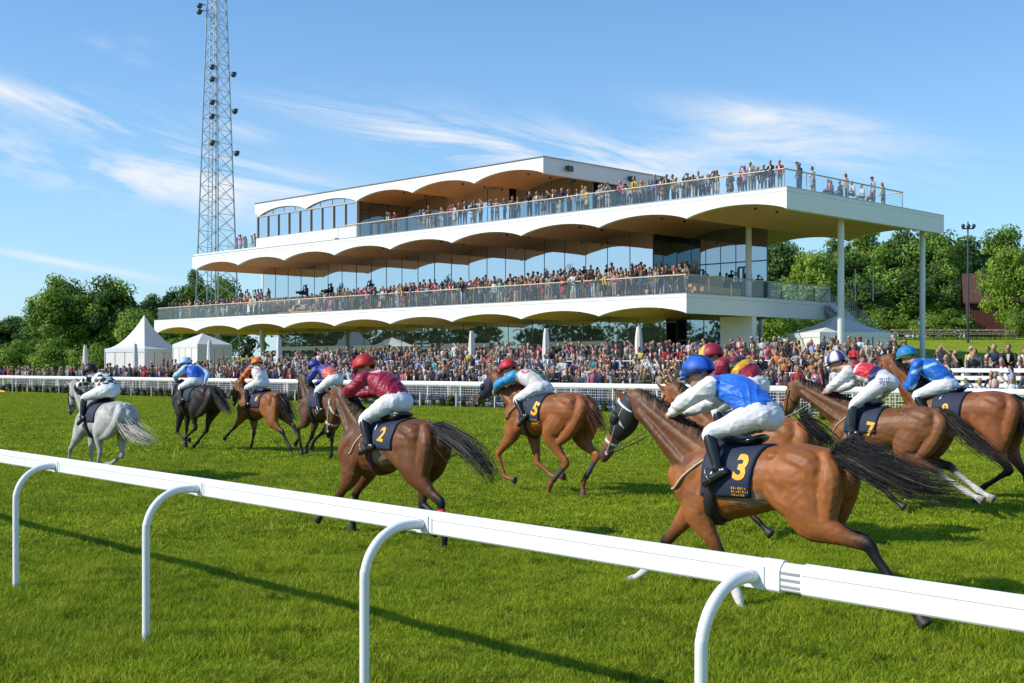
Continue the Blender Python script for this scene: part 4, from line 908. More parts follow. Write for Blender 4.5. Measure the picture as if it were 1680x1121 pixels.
# far running rail and mesh fence --------------------------------------
TF = 41.4
def local(s, t, z, s0=60, t0=TF): return V3(s0 - s, t - t0, z)
def far_rail():
    r_ = thing('running_rail', 'far white running rail along the front of the crowd', 'rail', W(60, TF), R(-45))
    mb = MB(); mb.tube([local(-30, TF, 1.20), local(60, TF, 1.20), local(150, TF, 1.20)], [.05] * 3, [.125] * 3, n=10, sub=1, lat=V3(0, 1, 0)); mb.build('rail_beam', M['rail_white'], r_, True)
    for i, s in enumerate(np.arange(10, 112, 2.75)):
        mb = MB(); mb.tube([local(s, TF + .42, -.05), local(s, TF + .42, .9), local(s, TF + .36, 1.08), local(s, TF + .05, 1.12)], .032, n=8, sub=3, lat=V3(1, 0, 0)); mb.build('post', M['white_paint'], r_, True)
    f_ = thing('mesh_fence', 'white welded mesh fence standing between the far rail and the front row', 'fence', W(60, TF), R(-45))
    tf = TF + .95
    for s in np.arange(8.5, 112, 2.5):
        mb = MB(); mb.box(local(s, tf, 0) - V3(.028, .028, 0), local(s, tf, 1.14) + V3(.028, .028, 0)); mb.build('post', M['white_paint'], f_)
    mb = MB(); mb.box(local(112, tf - .03, 1.08), local(8, tf + .03, 1.13)); mb.build('top_bar', M['white_paint'], f_)
    mb = MB()
    for z in np.concatenate([np.arange(.16, 1.05, .125)]): mb.box(local(112, tf - .035, z), local(8, tf - .024, z + .011))
    for s in np.arange(8.5, 112, .125): mb.box(local(s, tf - .022, .1) - V3(.0035, 0, 0), local(s, tf - .014, 1.08) + V3(.0035, 0, 0))
    mb.build('wire_mesh', M['white_paint'], f_)
far_rail()
# planting at the foot of the far fence
def plant_mesh(seed):
    r = np.random.default_rng(seed); mb = MB()
    for i in range(150):
        h = r.random() ** .7 * .46; a = r.random() * 6.283; rad = (.19 * (1 - .35 * h / .46)) * math.sqrt(r.random()); c = V3(math.cos(a) * rad, math.sin(a) * rad, h + .03)
        d, e = r.normal(size=3) * .05, r.normal(size=3) * .05; k = r.uniform(.6, 1.5); yel = r.random() < .12
        mb.add([c - d, c + e, c + d, c - e], [(0, 1, 2, 3)], col=(np.array((.09, .12, .03)) if not yel else np.array((.42, .36, .10))) * k)
    for i in range(5):
        a = r.random() * 6.283; mb.tube([(0, 0, -.02), (math.cos(a) * .1, math.sin(a) * .1, .34)], [.01, .005], n=4, sub=1, cap=0, col=(.08, .06, .03))
    v, q, t, c = mb.arrays(); return mesh_data('shrub', v, q, t, c, M['leaf'])
PM = [plant_mesh(i) for i in range(4)]
for i, s in enumerate(np.concatenate([np.arange(12, 78, .78), np.arange(78.4, 105, 1.0)])):
    o = bpy.data.objects.new('shrub', PM[i % 4]); COL.objects.link(o); s2 = s + rng.uniform(-.12, .12)
    o.location = W(s2, TF + .70 + rng.uniform(-.04, .04)); o.rotation_euler = (0, 0, rng.random() * 6); k = rng.uniform(.7, 1.15); o.scale = (k, k, k * rng.uniform(.8, 1.1))
    tag(o, 'small bushy plant at the foot of the white mesh fence', 'plant', 'plants along the foot of the far fence')
mb = MB(); mb.box(local(112, TF + .42, -.05), local(6, TF + 1.35, .022)); struct(mb.build('flower_bed', mat('soil', (.10, .085, .05), .95, nscale=3, namt=.3, bump=(20, .6, .05)), None)); bpy.data.objects['flower_bed'].location = W(60, TF); bpy.data.objects['flower_bed'].rotation_euler = (0, 0, R(-45))
mb = MB(); mb.tube([(-.45, 0, .05), (0, 0, .09), (.45, 0, .05)], [.10, .16, .1], [.05, .09, .05], n=10); o = tag(mb.build('ground_marker', M['yellow'], None, True), 'flat yellow marker lying on the turf by the far rail at left', 'marker'); o.location = W(*[float(x) for x in (97.2, 40.6)], 0); o.rotation_euler = (0, 0, R(-45)); o.scale = (1.6, 1, 1)
# ================================================================ grandstand
GS0, GT0 = 75.0, 66.5
PER = 7.3
def G(s, t, z): return V3(GS0 - s, t - GT0, z)
stand = thing('grandstand', 'modern white three level grandstand with scalloped timber lined decks full of people', 'grandstand', W(GS0, GT0), R(-45))
def bx(mb, s0, s1, t0, t1, z0, z1, col=None): mb.box(G(max(s0, s1), t0, z0), G(min(s0, s1), t1, z1), col)
def wave(s, zc, zp, s0=40.2):
    x = ((s - s0) / PER) % 1.0
    return zc + (zp - zc) * (1 - (2 * x - 1) ** 2) ** .85
def deck(nm, sr, sl, t0, t1, ztop, zc, zp, line=True):
    """white fascia with scalloped lower edge, timber soffit following the scallops"""
    ss = np.unique(np.round(np.concatenate([np.arange(sr, sl, .3), [sl], [40.2 + PER * k for k in range(12) if sr <= 40.2 + PER * k <= sl]]), 3))
    zz = np.array([wave(s, zc, zp) for s in ss]); zz[0] = min(zz[0], zc + .02) if abs((sr - 40.2) % PER) > .01 else zz[0]
    f = MB()
    for (ta, tb) in ((t0, t0 + .35), (t1 - .35, t1)):
        k = len(ss); v = [G(s, t, z) for t in (ta, tb) for s, z in zip(ss, zz)] + [G(s, t, ztop) for t in (ta, tb) for s in ss]
        q = []
        for i in range(k - 1):
            q += [(i + 1, i, 2 * k + i, 2 * k + i + 1), (k + i, k + i + 1, 3 * k + i + 1, 3 * k + i), (i, i + 1, k + i + 1, k + i), (2 * k + i + 1, 2 * k + i, 3 * k + i, 3 * k + i + 1)]
        q += [(0, k, 3 * k, 2 * k), (2 * k - 1, k - 1, 3 * k - 1, 4 * k - 1)]; f.add(v, q)
    bx(f, sr, sr + .35, t0 + .35, t1 - .35, zc, ztop); bx(f, sl - .35, sl, t0 + .35, t1 - .35, zc, ztop)
    fa = f.build(nm + '_fascia', M['facade_white'], stand)
    if line:
        g = MB(); bx(g, sr - .004, sl + .004, t0 - .004, t0, ztop - .24, ztop - .215); bx(g, sr - .004, sr, t0, t1, ztop - .24, ztop - .215)
        bx(g, sr - .02, sl + .02, t0 - .02, t0 + .3, ztop + .003, ztop + .05); bx(g, sr - .02, sr + .3, t0 + .303, t1, ztop + .003, ztop + .05)
        g.build('drip_line', M['steel'], fa)
    s_ = MB(); k = len(ss); a, b = t0 + .353, t1 - .353; zs = zz + .03
    v = [G(s, t, z) for t in (a, b) for s, z in zip(ss, zs)] + [G(s, t, ztop - .04) for t in (a, b) for s in ss]; q = []
    for i in range(k - 1): q += [(i, i + 1, k + i + 1, k + i), (2 * k + i + 1, 2 * k + i, 3 * k + i, 3 * k + i + 1), (i + 1, i, 2 * k + i, 2 * k + i + 1), (k + i, k + i + 1, 3 * k + i + 1, 3 * k + i)]
    s_.add(v, q); s_.build(nm + '_soffit', M['wood_soffit'], stand)
    dl = MB()
    for kk in range(int((sl - sr) / PER)):
        for tt in (t0 + 2.2, t0 + 4.6):
            s = sr + PER * (kk + .5); dl.tube([G(s, tt, wave(s, zc, zp) + .02), G(s, tt, wave(s, zc, zp) - .015)], .10, n=10, sub=1)
    dl.build('downlights', M['mullion'], stand)
deck('balcony', 47.5, 113.9, 63.0, 81.0, 6.65, 5.40, 5.87)
deck('upper_balcony', 40.2, 106.6, 63.0, 83.0, 12.60, 11.33, 11.85)
deck('roof', 62.1, 99.3, 65.3, 79.6, 17.25, 16.05, 16.62, False)
mb = MB(); bx(mb, 62.0, 99.4, 65.2, 79.7, 17.253, 17.30); mb.build('roof_edge', M['steel'], stand)
mb = MB()
for tt in (67.8, 75.0):
    mb = MB(); mb.box(G(62.0, tt, 16.45), G(61.85, tt + .5, 16.75)); mb.box(G(61.95, tt - .3, 16.5), G(61.6, tt + .2, 16.8)); mb.build('wall_lamp', M['mullion'], stand)
# glass fronts ----------------------------------------------------------
def glass_wall(nm, A, B, z0, z1, n, mt, rows=(), fr=.035, door=()):
    """a run of floor to ceiling panes from (s,t) A to B"""
    a, b = np.array(A, float), np.array(B, float); w = MB()
    d = (b - a); ln = np.linalg.norm(d); d = d / ln; nv = np.array([d[1], -d[0]])
    def P(x, z, off=0): q = a + d * x + nv * off; return G(q[0], q[1], z)
    def bar(mb, xa, xb, za, zb, th):
        v = [P(x, z, o) for o in (-th, th) for x, z in ((xa, za), (xb, za), (xb, zb), (xa, zb))]
        mb.add(v, [(0, 1, 2, 3), (7, 6, 5, 4), (0, 4, 5, 1), (1, 5, 6, 2), (2, 6, 7, 3), (3, 7, 4, 0)])
    st = ln / n
    for i in range(n + 1): bar(w, i * st - fr / 2, i * st + fr / 2, z0, z1, .04)
    for z in rows: bar(w, fr / 2, ln - fr / 2, z - .04, z + .04, .062)
    for i in door:
        for x in (i * st + .22, (i + .5) * st, (i + 1) * st - .22): bar(w, x - .06, x + .06, z0, z0 + 2.3, .085)
        bar(w, i * st + .2, (i + 1) * st - .2, z0 + 2.3, z0 + 2.42, .085)
    wl = w.build(nm, M['mullion_glass'], stand)
    for i in range(n):
        p = MB(); tw = rng.normal() * .004
        v = [P(x, z, o + (tw if x < (i + .5) * st else -tw)) for o in (-.012, .012) for x, z in ((i * st + fr / 2, z0), ((i + 1) * st - fr / 2, z0), ((i + 1) * st - fr / 2, z1), (i * st + fr / 2, z1))]
        p.add(v, [(0, 1, 2, 3), (7, 6, 5, 4), (0, 4, 5, 1), (1, 5, 6, 2), (2, 6, 7, 3), (3, 7, 4, 0)]); p.build('pane', mt, wl)
    return wl
TG = 70.6
glass_wall('glass_front', (56.2, TG), (105.9, TG), 6.66, 11.84, 23, M['glass_upper'], door=(9,))
glass_wall('glass_front', (48.4, 73.4), (56.2, 73.4), 6.66, 11.84, 6, M['glass_side'], door=(1, 4), rows=(9.4,))
glass_wall('glass_side', (56.2, TG), (56.2, 73.4), 6.66, 11.84, 1, M['glass_side'])
glass_wall('glass_side', (48.4, 73.4), (55.0, 81.5), 6.66, 11.84, 4, M['glass_side'])
glass_wall('glass_side', (105.9, TG), (105.9, 80.5), 6.66, 11.84, 5, M['glass_upper'])
glass_wall('ground_glass', (55.0, TG), (103.0, TG), .5, 5.86, 18, M['glass_low'], rows=(3.75,))
glass_wall('ground_glass', (50.2, TG + 1.2), (55.0, TG + 1.2), .5, 5.86, 4, M['glass_side'], rows=(3.9,), door=(1,))
mb = MB(); bx(mb, 47.6, 50.2, TG - .2, TG + .3, .0, 5.42); mb.build('wall', M['facade_white'], stand)
glass_wall('ground_side', (50.3, TG + 1.2), (56.6, TG + 9.0), .5, 5.6, 4, M['glass_side'])
mb = MB(); bx(mb, 57, 102.5, TG + 8.4, TG + 8.7, .2, 5.5); mb.build('rear_wall', M['concrete'], stand)
for s0, s1 in ((60, 66.5), (73, 79), (86, 91), (92, 103)): mb = MB(); bx(mb, s0, s1, TG - .16, TG - .09, 3.58, 3.95); mb.build('door_header', M['facade_white'], stand)
mb = MB(); bx(mb, 84.0, 62.2, 70.6, 79, 12.64, 12.66); bx(mb, 62.5, 98, 72, 79, 12.7, 16.6); mb.build('penthouse_core', M['mullion'], stand)
glass_wall('penthouse_glass', (71.2, 70.9), (83.9, 70.9), 12.64, 16.6, 5, M['glass_upper'], door=(3,))
glass_wall('penthouse_glass', (62.6, 71.3), (71.2, 71.3), 12.64, 16.6, 4, M['glass_side'], door=(1,))
glass_wall('penthouse_side', (84.0, 65.75), (84.0, 70.9), 12.64, 16.1, 2, M['glass_side'], rows=(15.2,))
# the closed box at the left of the top storey
mb = MB(); bx(mb, 84.0, 99.2, 65.35, 65.65, 12.605, 13.95); bx(mb, 99.0, 99.2, 65.65, 78, 12.605, 13.95); mb.build('parapet', M['facade_white'], stand)
wn = glass_wall('window_band', (84.05, 65.5), (99.1, 65.5), 13.96, 15.95, 9, M['glass_upper'], fr=.06)
mb = MB(); bx(mb, 84.0, 99.2, 65.38, 65.62, 15.95, 16.07); bx(mb, 84, 99.2, 65.38, 65.62, 13.951, 14.02)
for i in range(10): bx(mb, 84.05 + i * 1.672 - .05, 84.05 + i * 1.672 + .05, 65.36, 65.64, 14.02, 15.95)
mb.build('window_frame', M['frame_grey'], wn)
for k in (6, 7):
    s0 = 40.2 + PER * k; p = MB(); ss = np.linspace(s0 + .25, s0 + PER - .25, 18); n = len(ss)
    v = [G(s, t, z) for t in (65.5, 65.53) for s, z in [(s, 16.071) for s in ss] + [(s, max(16.08, wave(s, 16.05, 16.62) - .02)) for s in ss]]
    p.add(v, [(i, i + 1, n + i + 1, n + i) for i in range(n - 1)] + [(2 * n + i + 1, 2 * n + i, 3 * n + i, 3 * n + i + 1) for i in range(n - 1)])
    p.build('arched_pane', M['glass_upper'], wn)
    p = MB()
    for s in (s0 + 1.9, s0 + PER / 2, s0 + PER - 1.9): bx(p, s - .035, s + .035, 65.46, 65.5, 16.072, wave(s, 16.05, 16.62) - .01)
    p.tube([G(s, 65.48, wave(s, 16.05, 16.62) - .03) for s in ss], .035, n=6, sub=1, lat=V3(0, 1, 0)); p.build('arch_frame', M['frame_grey'], wn)
# glass guards ------------------------------------------------------------
def guard(nm, pts, z, h, rail=True, stepw=2.43):
    gd = MB(); panes = []
    for A, B in zip(pts[:-1], pts[1:]):
        a, b = np.array(A, float), np.array(B, float); ln = np.linalg.norm(b - a); n = max(1, round(ln / stepw)); d = (b - a) / ln; nv = np.array([d[1], -d[0]])
        if rail: gd.tube([G(*a, z + h + .03), G(*b, z + h + .03)], .045, n=8, sub=1)
        for i in range(n + 1):
            q = a + d * (ln * i / n); gd.tube([G(*q, z), G(*q, z + h)], .02, n=6, sub=1)
        for i in range(n):
            p = MB(); x0, x1 = ln * i / n + .03, ln * (i + 1) / n - .03
            v = [G(*(a + d * x + nv * o), zz) for o in (-.01, .01) for x, zz in ((x0, z + .06), (x1, z + .06), (x1, z + h), (x0, z + h))]
            p.add(v, [(0, 1, 2, 3), (7, 6, 5, 4), (0, 4, 5, 1), (1, 5, 6, 2), (2, 6, 7, 3), (3, 7, 4, 0)]); panes.append(p)
    o = gd.build(nm, M['wood_pale'] if rail else M['steel'], stand)
    for p in panes: p.build('glass_panel', M['glass_clear'], o)
guard('balustrade', [(47.75, 80.6), (47.75, 63.25), (113.6, 63.25), (113.6, 80)], 6.70, 1.12)
guard('roof_terrace_balustrade', [(83.8, 63.25), (40.5, 63.25), (40.5, 77.6), (50, 77.6)], 12.65, 1.05)
guard('roof_terrace_balustrade', [(99.4, 65.9), (104.9, 65.9), (104.9, 76)], 13.05, 1.0, False)
mb = MB(); bx(mb, 84.0, 106.4, 63.05, 63.5, 12.655, 12.80); bx(mb, 99.3, 105.1, 65.7, 66.1, 12.655, 13.05); mb.build('kerb', M['facade_white'], stand)
# timber terracing on the balcony
mb = MB()
for i in range(5): bx(mb, 48.6 if i < 2 else 50.0, 104.5, 65.2 + i * 1.08, 70.5, 6.66 + i * .31 + .002 * i, 6.66 + (i + 1) * .31)
mb.build('terracing', M['wood_deck'], stand)
mb = MB(); bx(mb, 57, 104, 69.95, 70.1, 8.22, 8.75); bx(mb, 96, 100, 64.7, 69.9, 7.1, 7.9); mb.build('back_wall', M['facade_white'], stand)
mb = MB(); bx(mb, 47.9, 113.5, 63.4, 80.5, 6.652, 6.658); mb.build('balcony_floor', M['wood_deck'], stand)
mb = MB(); bx(mb, 40.6, 106.2, 63.5, 82.8, 12.602, 12.608); mb.build('roof_terrace_floor', M['wood_deck'], stand)
# columns and stairs
for s, t, z1, r_ in ((41.3, 71.0, 11.5, .21), (48.3, 71.0, 11.5, .20), (41.3, 82.0, 11.5, .19), (54.8, 82.2, 11.5, .19), (98.6, 65.5, 5.5, .16), (108, 72, 11.4, .17)):
    mb = MB(); mb.tube([G(s, t, .3), G(s, t, z1)], r_, n=18, sub=1); mb.build('column', M['column'], stand, True)
mb = MB()
for i in range(20): bx(mb, 46.9 - i * .27, 47.17 - i * .27, 79.3, 81.0, 6.2 - i * .235, 6.42 - i * .235)
for tt in (79.25, 81.05):
    mb.poly([G(47.4, tt, 6.0), G(47.4, tt, 6.5), G(41.7, tt, 1.6), G(41.7, tt, 1.1)], (0, .05, 0))
    for i in range(0, 40): s = 47.2 - i * .14; z = 6.45 - i * .1225; mb.box(G(s + .012, tt, z), G(s - .012, tt + .03, z + 1.1))
    mb.tube([G(47.3, tt, 7.6), G(41.6, tt, 2.6)], .03, n=6, sub=1)
mb.build('staircase', M['steel'], stand)
mb = MB()
for s in (44.0, 45.4, 46.8): mb.tube([G(s, 80.0, 6.66), G(s, 80.0, 9.0)], .04, n=6, sub=1)
for z in (7.6, 8.3, 9.0): mb.tube([G(48, 80, z), G(43.9, 80, z)], .025, n=6, sub=1)
mb.build('stair_frame', M['steel'], stand)
# white frosted drawings on three of the balcony panes
mb = MB(); r2 = np.random.default_rng(3)
for s in (93.2, 88.6, 78.2, 66.8, 64.2):
    for k in range(14):
        P = np.cumsum(r2.normal(size=(6, 2)) * .22, 0); P -= P.mean(0); P = P.clip(-.55, .55)
        mb.tube([G(s + x, TG - .03, 9.2 + z * 1.3) for x, z in P], .012, n=4, sub=3, cap=0, lat=V3(0, 1, 0))
mb.build('window_drawing', M['frame_grey'], stand)
# spotlight tower ---------------------------------------------------------
def tower():
    x, y = -33.7, 142.0; zb = terrain(x, y); Ht = 62.0
    o = thing('floodlight_mast', 'tall grey steel lattice mast with floodlights rising behind the left end of the stand', 'mast', (x, y, zb), R(-28))
    h0, h1 = 1.86, .72
    def corner(i, z): k = (h0 + (h1 - h0) * min(z, 44) / 44); a = (1, 1, -1, -1)[i], (1, -1, -1, 1)[i]; return V3(a[0] * k, a[1] * k, z)
    for i in range(4):
        mb = MB(); mb.tube([corner(i, -.5), corner(i, 44), corner(i, Ht)], .078, n=8, sub=1); mb.build('mast_leg', M['steel'], o, True)
    zs = [0]
    while zs[-1] < Ht - 1: zs.append(zs[-1] + max(1.5, 2 * (h0 + (h1 - h0) * min(zs[-1], 44) / 44) * .62))
    for i in range(4):
        mb = MB(); j = (i + 1) % 4
        for a, b in zip(zs[:-1], zs[1:]):
            mb.bar(corner(i, a), corner(j, b), .03, n=5); mb.bar(corner(j, a), corner(i, b), .03, n=5)
            if i % 2 == 0: mb.bar(corner(i, b), corner(j, b), .03, n=5)
        mb.build('bracing', M['steel'], o)
    mb = MB()
    for sx_ in (-.3, .3): mb.bar((-.5 + sx_ - .25, -.6, 0), (-.5 + sx_ + .3, -.2, Ht), .05, n=5)
    for z in np.arange(.5, Ht, .6): mb.bar((-1.05 + .55 * z / Ht, -.6 + .4 * z / Ht, z), (-.45 + .55 * z / Ht, -.6 + .4 * z / Ht, z), .022, n=4)
    mb.build('ladder', M['steel'], o)
    for z, a in ((25.6, 1), (26.4, 0), (30.4, 1), (29.4, 0), (31.0, 0), (34.6, 1), (33.6, 0), (35.0, 0), (41.5, 2), (42.2, 2)):
        ci = {1: 0, 0: 1, 2: 2}[a]; c = corner(ci, z) + {1: V3(.62, .33, 0), 0: V3(-.25, -.35, 0), 2: V3(-.5, -.4, 0)}[a]
        mb = MB(); mb.bar(corner(ci, z), c, .05, n=5); mb.tube([c, c + V3(.1, -.28, -.16), c + V3(.16, -.5, -.3)], [.16, .27, .32], n=12, sub=2); mb.ell(c + V3(-.05, .1, .0), (.16, .16, .16)); mb.build('floodlight', M['mullion'], o, True)
tower()
# terraces in front of the stand -------------------------------------------
mb = MB()
def step(s0, s1, t0, t1, z): mb.box((60 - s1, t0 - 50, -.5), (60 - s0, t1 - 50, z))
STEPS = [(42.75, 45.6, .22), (45.6, 47.8, .42), (47.8, 50.0, .72), (50.0, 52.2, 1.02), (52.2, 54.4, 1.3), (54.4, 57, 1.6), (57, 70.5, 1.86)]
def stepz(s, t):
    z = 0
    for a, b, h in STEPS:
        if a <= t < b: z = h
    return min(z, 1.86 - 1.1 * sm(s, 72, 92)) if z else 0
for a, b, h in STEPS:
    for s0 in range(28, 112, 3): step(s0, s0 + 3, a, b, min(h, 1.86 - 1.1 * sm(s0 + 1.5, 72, 92))) if s0 > 27 else None
o = struct(mb.build('terrace', M['concrete'], None)); o.location = W(60, 50); o.rotation_euler = (0, 0, R(-45))
def guard_rail(t, s0, s1, lab):
    o = thing('guard_rail', lab, 'railing', W((s0 + s1) / 2, t, 0), R(-45)); m = (s0 + s1) / 2; mb = MB(); pr = None
    for dz in (1.05, .55):
        mb.tube([(m - s, 0, stepz(s, t) + dz) for s in np.linspace(s0, s1, 30)], .028, n=6, sub=1, lat=V3(0, 1, 0))
    mb.build('bar', M['white_paint'], o, True)
    for s in np.arange(s0, s1 + .1, 2.4): mb = MB(); mb.tube([(m - s, 0, stepz(s, t)), (m - s, 0, stepz(s, t) + 1.05)], .025, n=6, sub=1); mb.build('post', M['white_paint'], o, True)
guard_rail(47.9, 28, 98, 'long low white tube railing between the front rows of the crowd')
guard_rail(52.3, 30, 92, 'higher white tube railing across the middle of the crowd')
# tents ------------------------------------------------------------------------
def tent(nm, lab, x, y, rz, w, eave, peak, curve, zb=None, d=None):
    zb = terrain(x, y) - .1 if zb is None else zb; o = thing(nm, lab, 'tent', (x, y, zb), rz); d = d or w; n = 12
    mb = MB(); rows = []
    for i in range(9):
        f = i / 8; k = 1 - f; h = eave + (peak - eave) * (f ** (1 + curve) if curve else f)
        sq = []
        for j in range(4 * 6):
            e, q = divmod(j, 6); a, b = [(-1, -1), (1, -1), (1, 1), (-1, 1)][e], [(1, -1), (1, 1), (-1, 1), (-1, -1)][e]; x_ = q / 6
            sag = 1 - .05 * math.sin(math.pi * x_) * math.sin(math.pi * f)
            sq.append(((a[0] + (b[0] - a[0]) * x_) * w / 2 * max(k, .012) * sag, (a[1] + (b[1] - a[1]) * x_) * d / 2 * max(k, .012) * sag, h))
        rows.append(sq)
    v = np.array(rows).reshape(-1, 3); m = 24
    mb.add(v, [(i * m + j, i * m + (j + 1) % m, (i + 1) * m + (j + 1) % m, (i + 1) * m + j) for i in range(8) for j in range(m)]); mb.build('canopy', M['tent_white'], o)
    mb = MB(); z0 = eave - .32
    for a, b in (((-1, -1), (1, -1)), ((1, -1), (1, 1)), ((1, 1), (-1, 1)), ((-1, 1), (-1, -1))):
        p, q = V3(a[0] * w / 2, a[1] * d / 2, 0) * 1.004, V3(b[0] * w / 2, b[1] * d / 2, 0) * 1.004
        mb.add([p + V3(0, 0, z0), q + V3(0, 0, z0), q + V3(0, 0, eave), p + V3(0, 0, eave)], [(0, 1, 2, 3)])
    mb.build('valance', M['tent_white'], o)
    mb = MB()
    for a, b in (((1, -1), (1, 1)), ((1, 1), (-1, 1)), ((-1, 1), (-1, -1)), ((-1, -1), (1, -1))):
        for i in range(4):
            p, q = [V3(a[0] * w / 2, a[1] * d / 2, 0) * (1 - e) + V3(b[0] * w / 2, b[1] * d / 2, 0) * e for e in (i / 4 + .008, i / 4 + .242)]
            p, q = p * .985, q * .985; mb.add([p, q, q + V3(0, 0, eave - .1), p + V3(0, 0, eave - .1)], [(0, 1, 2, 3)])
    mb.build('side_wall', M['canvas'], o)
    for a in ((-1, -1), (1, -1), (1, 1), (-1, 1)):
        mb = MB(); c = V3(a[0] * w / 2, a[1] * d / 2, 0) * .992; mb.tube([c, c + V3(0, 0, eave - .03)], .045, n=8, sub=1); mb.build('tent_pole', M['column'], o, True)
tent('pagoda_tent', 'white pagoda tent with tall pointed roof left of the stand', -34.6, 117, R(-28), 5.0, 2.95, 6.1, .8, zb=.72)
tent('party_tent', 'white low pitched tent under the left end of the balcony', -27.9, 112, R(-40), 3.7, 3.1, 4.1, 0, zb=.9)
tent('party_tent', 'white tent with pyramid roof beside the tall columns at right', 21.6, 82.5, R(12), 5.0, 2.3, 3.5, .25, zb=1.95)
# closed parasols -----------------------------------------------------------------
def parasol(u, t, vtop, lab):
    s, z = px_t(u, vtop, t); zb = stepz(s, t); h = min(max(z - zb, 2.5), 3.4)
    o = thing('parasol', lab, 'parasol', W(s, t, zb), rng.random() * 6, 'closed parasols standing in the crowd')
    mb = MB(); mb.tube([(0, 0, 0), (0, 0, h - .05)], .03, n=8, sub=1); mb.build('pole', M['column'], o, True)
    mb = MB(); th = np.linspace(0, 2 * math.pi, 25)[:-1]; rows = []
    for f in np.linspace(0, 1, 10):
        r_ = .03 + .17 * math.sin(math.pi * min(1, (1 - f) * .72 + .1)) ** .8; rows.append([(r_ * (1 + .22 * math.cos(8 * a + f * 2)) * math.cos(a), r_ * (1 + .22 * math.cos(8 * a + f * 2)) * math.sin(a), .75 + (h - .75) * f) for a in th])
    v = np.array(rows).reshape(-1, 3); mb.add(v, [(i * 24 + j, i * 24 + (j + 1) % 24, (i + 1) * 24 + (j + 1) % 24, (i + 1) * 24 + j) for i in range(9) for j in range(24)]); mb.build('folded_canopy', M['canvas'], o, True)
    mb = MB(); mb.tube([(0, 0, -.0), (0, 0, .07)], .28, n=14, sub=1); mb.build('base', M['mullion'], o)
for u, t, vt, lab in ((140, 50.5, 566, 'closed pale parasol left of the pagoda tent'), (222, 50.5, 564, 'closed pale parasol in front of the pagoda tent'), (344, 51, 559, 'closed pale parasol in front of the low tent'), (458, 51.5, 552, 'closed pale parasol left of the speaker tower'), (774, 54, 543, 'closed pale parasol above the chestnut horse'), (896, 54, 539, 'closed pale parasol in the crowd right of centre'), (1048, 54, 536, 'closed pale parasol beside a spectator in dark red')): parasol(u, t, vt, lab)
s, z = px_t(690, 577, 55); o = thing('loudspeaker', 'black loudspeaker box on a stand above the crowd', 'loudspeaker', W(s, 55, stepz(s, 55)), R(-40)); z -= stepz(s, 55)
mb = MB(); mb.box((-.33, -.3, z - 1.05), (.33, .3, z)); mb.build('cabinet', M['black'], o); mb = MB(); mb.tube([(0, 0, 0), (0, 0, z - 1.0)], .04, n=8, sub=1); mb.box((-.4, -.4, 0), (.4, .4, .05)); mb.build('stand', M['black'], o)
mb = MB(); mb.box((-.3, -.315, z - 1.0), (.3, -.303, z - .05)); mb.build('grille', M['mullion'], o)
# barn, lamp post, picnic tables on the slope ----------------------------------------
bxx, by = 53.2, 128.0; zb = terrain(bxx, by) - .3; o = thing('barn', 'dark red timber barn with a worn tiled roof among the trees', 'barn', (bxx, by, zb), R(-18))
w_, d_, he, hr = 12.0, 8.0, 4.1, 6.9
mb = MB(); mb.box((-w_ / 2, -d_ / 2, 0), (w_ / 2, d_ / 2, he))
for x in (-w_ / 2, w_ / 2 - .1): mb.poly([(x, -d_ / 2, he), (x, d_ / 2, he), (x, 0, hr)], (.1, 0, 0))
mb.build('wall', M['barn_red'], o)
mb = MB()
for e in (-1, 1): mb.poly([(-w_ / 2 - .5, e * (d_ / 2 + .5), he - .25), (w_ / 2 + .5, e * (d_ / 2 + .5), he - .25), (w_ / 2 + .5, 0, hr + .12), (-w_ / 2 - .5, 0, hr + .12)], (0, 0, .16))
mb.build('roof', M['barn_roof'], o)
mb = MB(); mb.box((-1.2, -d_ / 2 - .06, 0), (1.2, -d_ / 2 - .01, 2.9)); mb.build('door', mat('barn_door', (.05, .015, .012), .8), o)
for x in (-w_ / 2 + .03, w_ / 2 - .03): mb = MB(); mb.box((x - .085, -d_ / 2 - .05, 0), (x + .085, -d_ / 2 + .12, he)); mb.build('corner_board', M['steel'], o)
x, y = 38.5, 105.0; zb = terrain(x, y); o = thing('lamp_post', 'tall thin dark lamp post in front of the trees at right', 'lamp post', (x, y, zb)); 
mb = MB(); mb.tube([(0, 0, -.2), (0, 0, 4), (0, 0, 10.2)], [.11, .09, .055], n=10, sub=1); mb.build('pole', M['mullion'], o, True)
mb = MB(); mb.box((-.5, -.06, 9.6), (.5, .06, 9.7)); 
for e in (-.45, 0, .45): mb.ell((e, -.12, 9.85), (.17, .14, .2))
mb.build('lamp_head', M['mullion'], o, True)
for i in range(13):
    u = 1462 + i * 15.5; y = 109 + (i % 2) * 2.5; x = (u - U0) / FPX * y; zb = terrain(x, y)
    if i == 0:
        pt = thing('picnic_table', 'pale wooden beer table with benches on the grass slope', 'table', (x, y, zb), R(3), 'tables lined up on the grass slope')
        mb = MB(); mb.box((-.78, -.3, .74), (.78, .3, .78)); mb.build('table_top', M['wood_pale'], pt)
        for e in (-1, 1): mb = MB(); mb.box((-.78, e * .62 - .13, .44), (.78, e * .62 + .13, .475)); mb.build('bench', M['wood_pale'], pt)
        tg = mat('table_green', (.02, .06, .03), .5)
        for ex in (-.6, .6):
            mb = MB(); mb.box((ex - .025, -.62, .40), (ex + .025, .62, .438))
            for ey, hh in ((-.25, .74), (.25, .74), (-.62, .44), (.62, .44)): mb.box((ex - .025, ey - .025, 0), (ex + .025, ey + .025, hh))
            mb.build('leg_frame', tg, pt)
        continue
    c = pt.copy(); COL.objects.link(c); c.location = (x, y, zb)
    for ch in pt.children: k = ch.copy(); COL.objects.link(k); k.parent = c

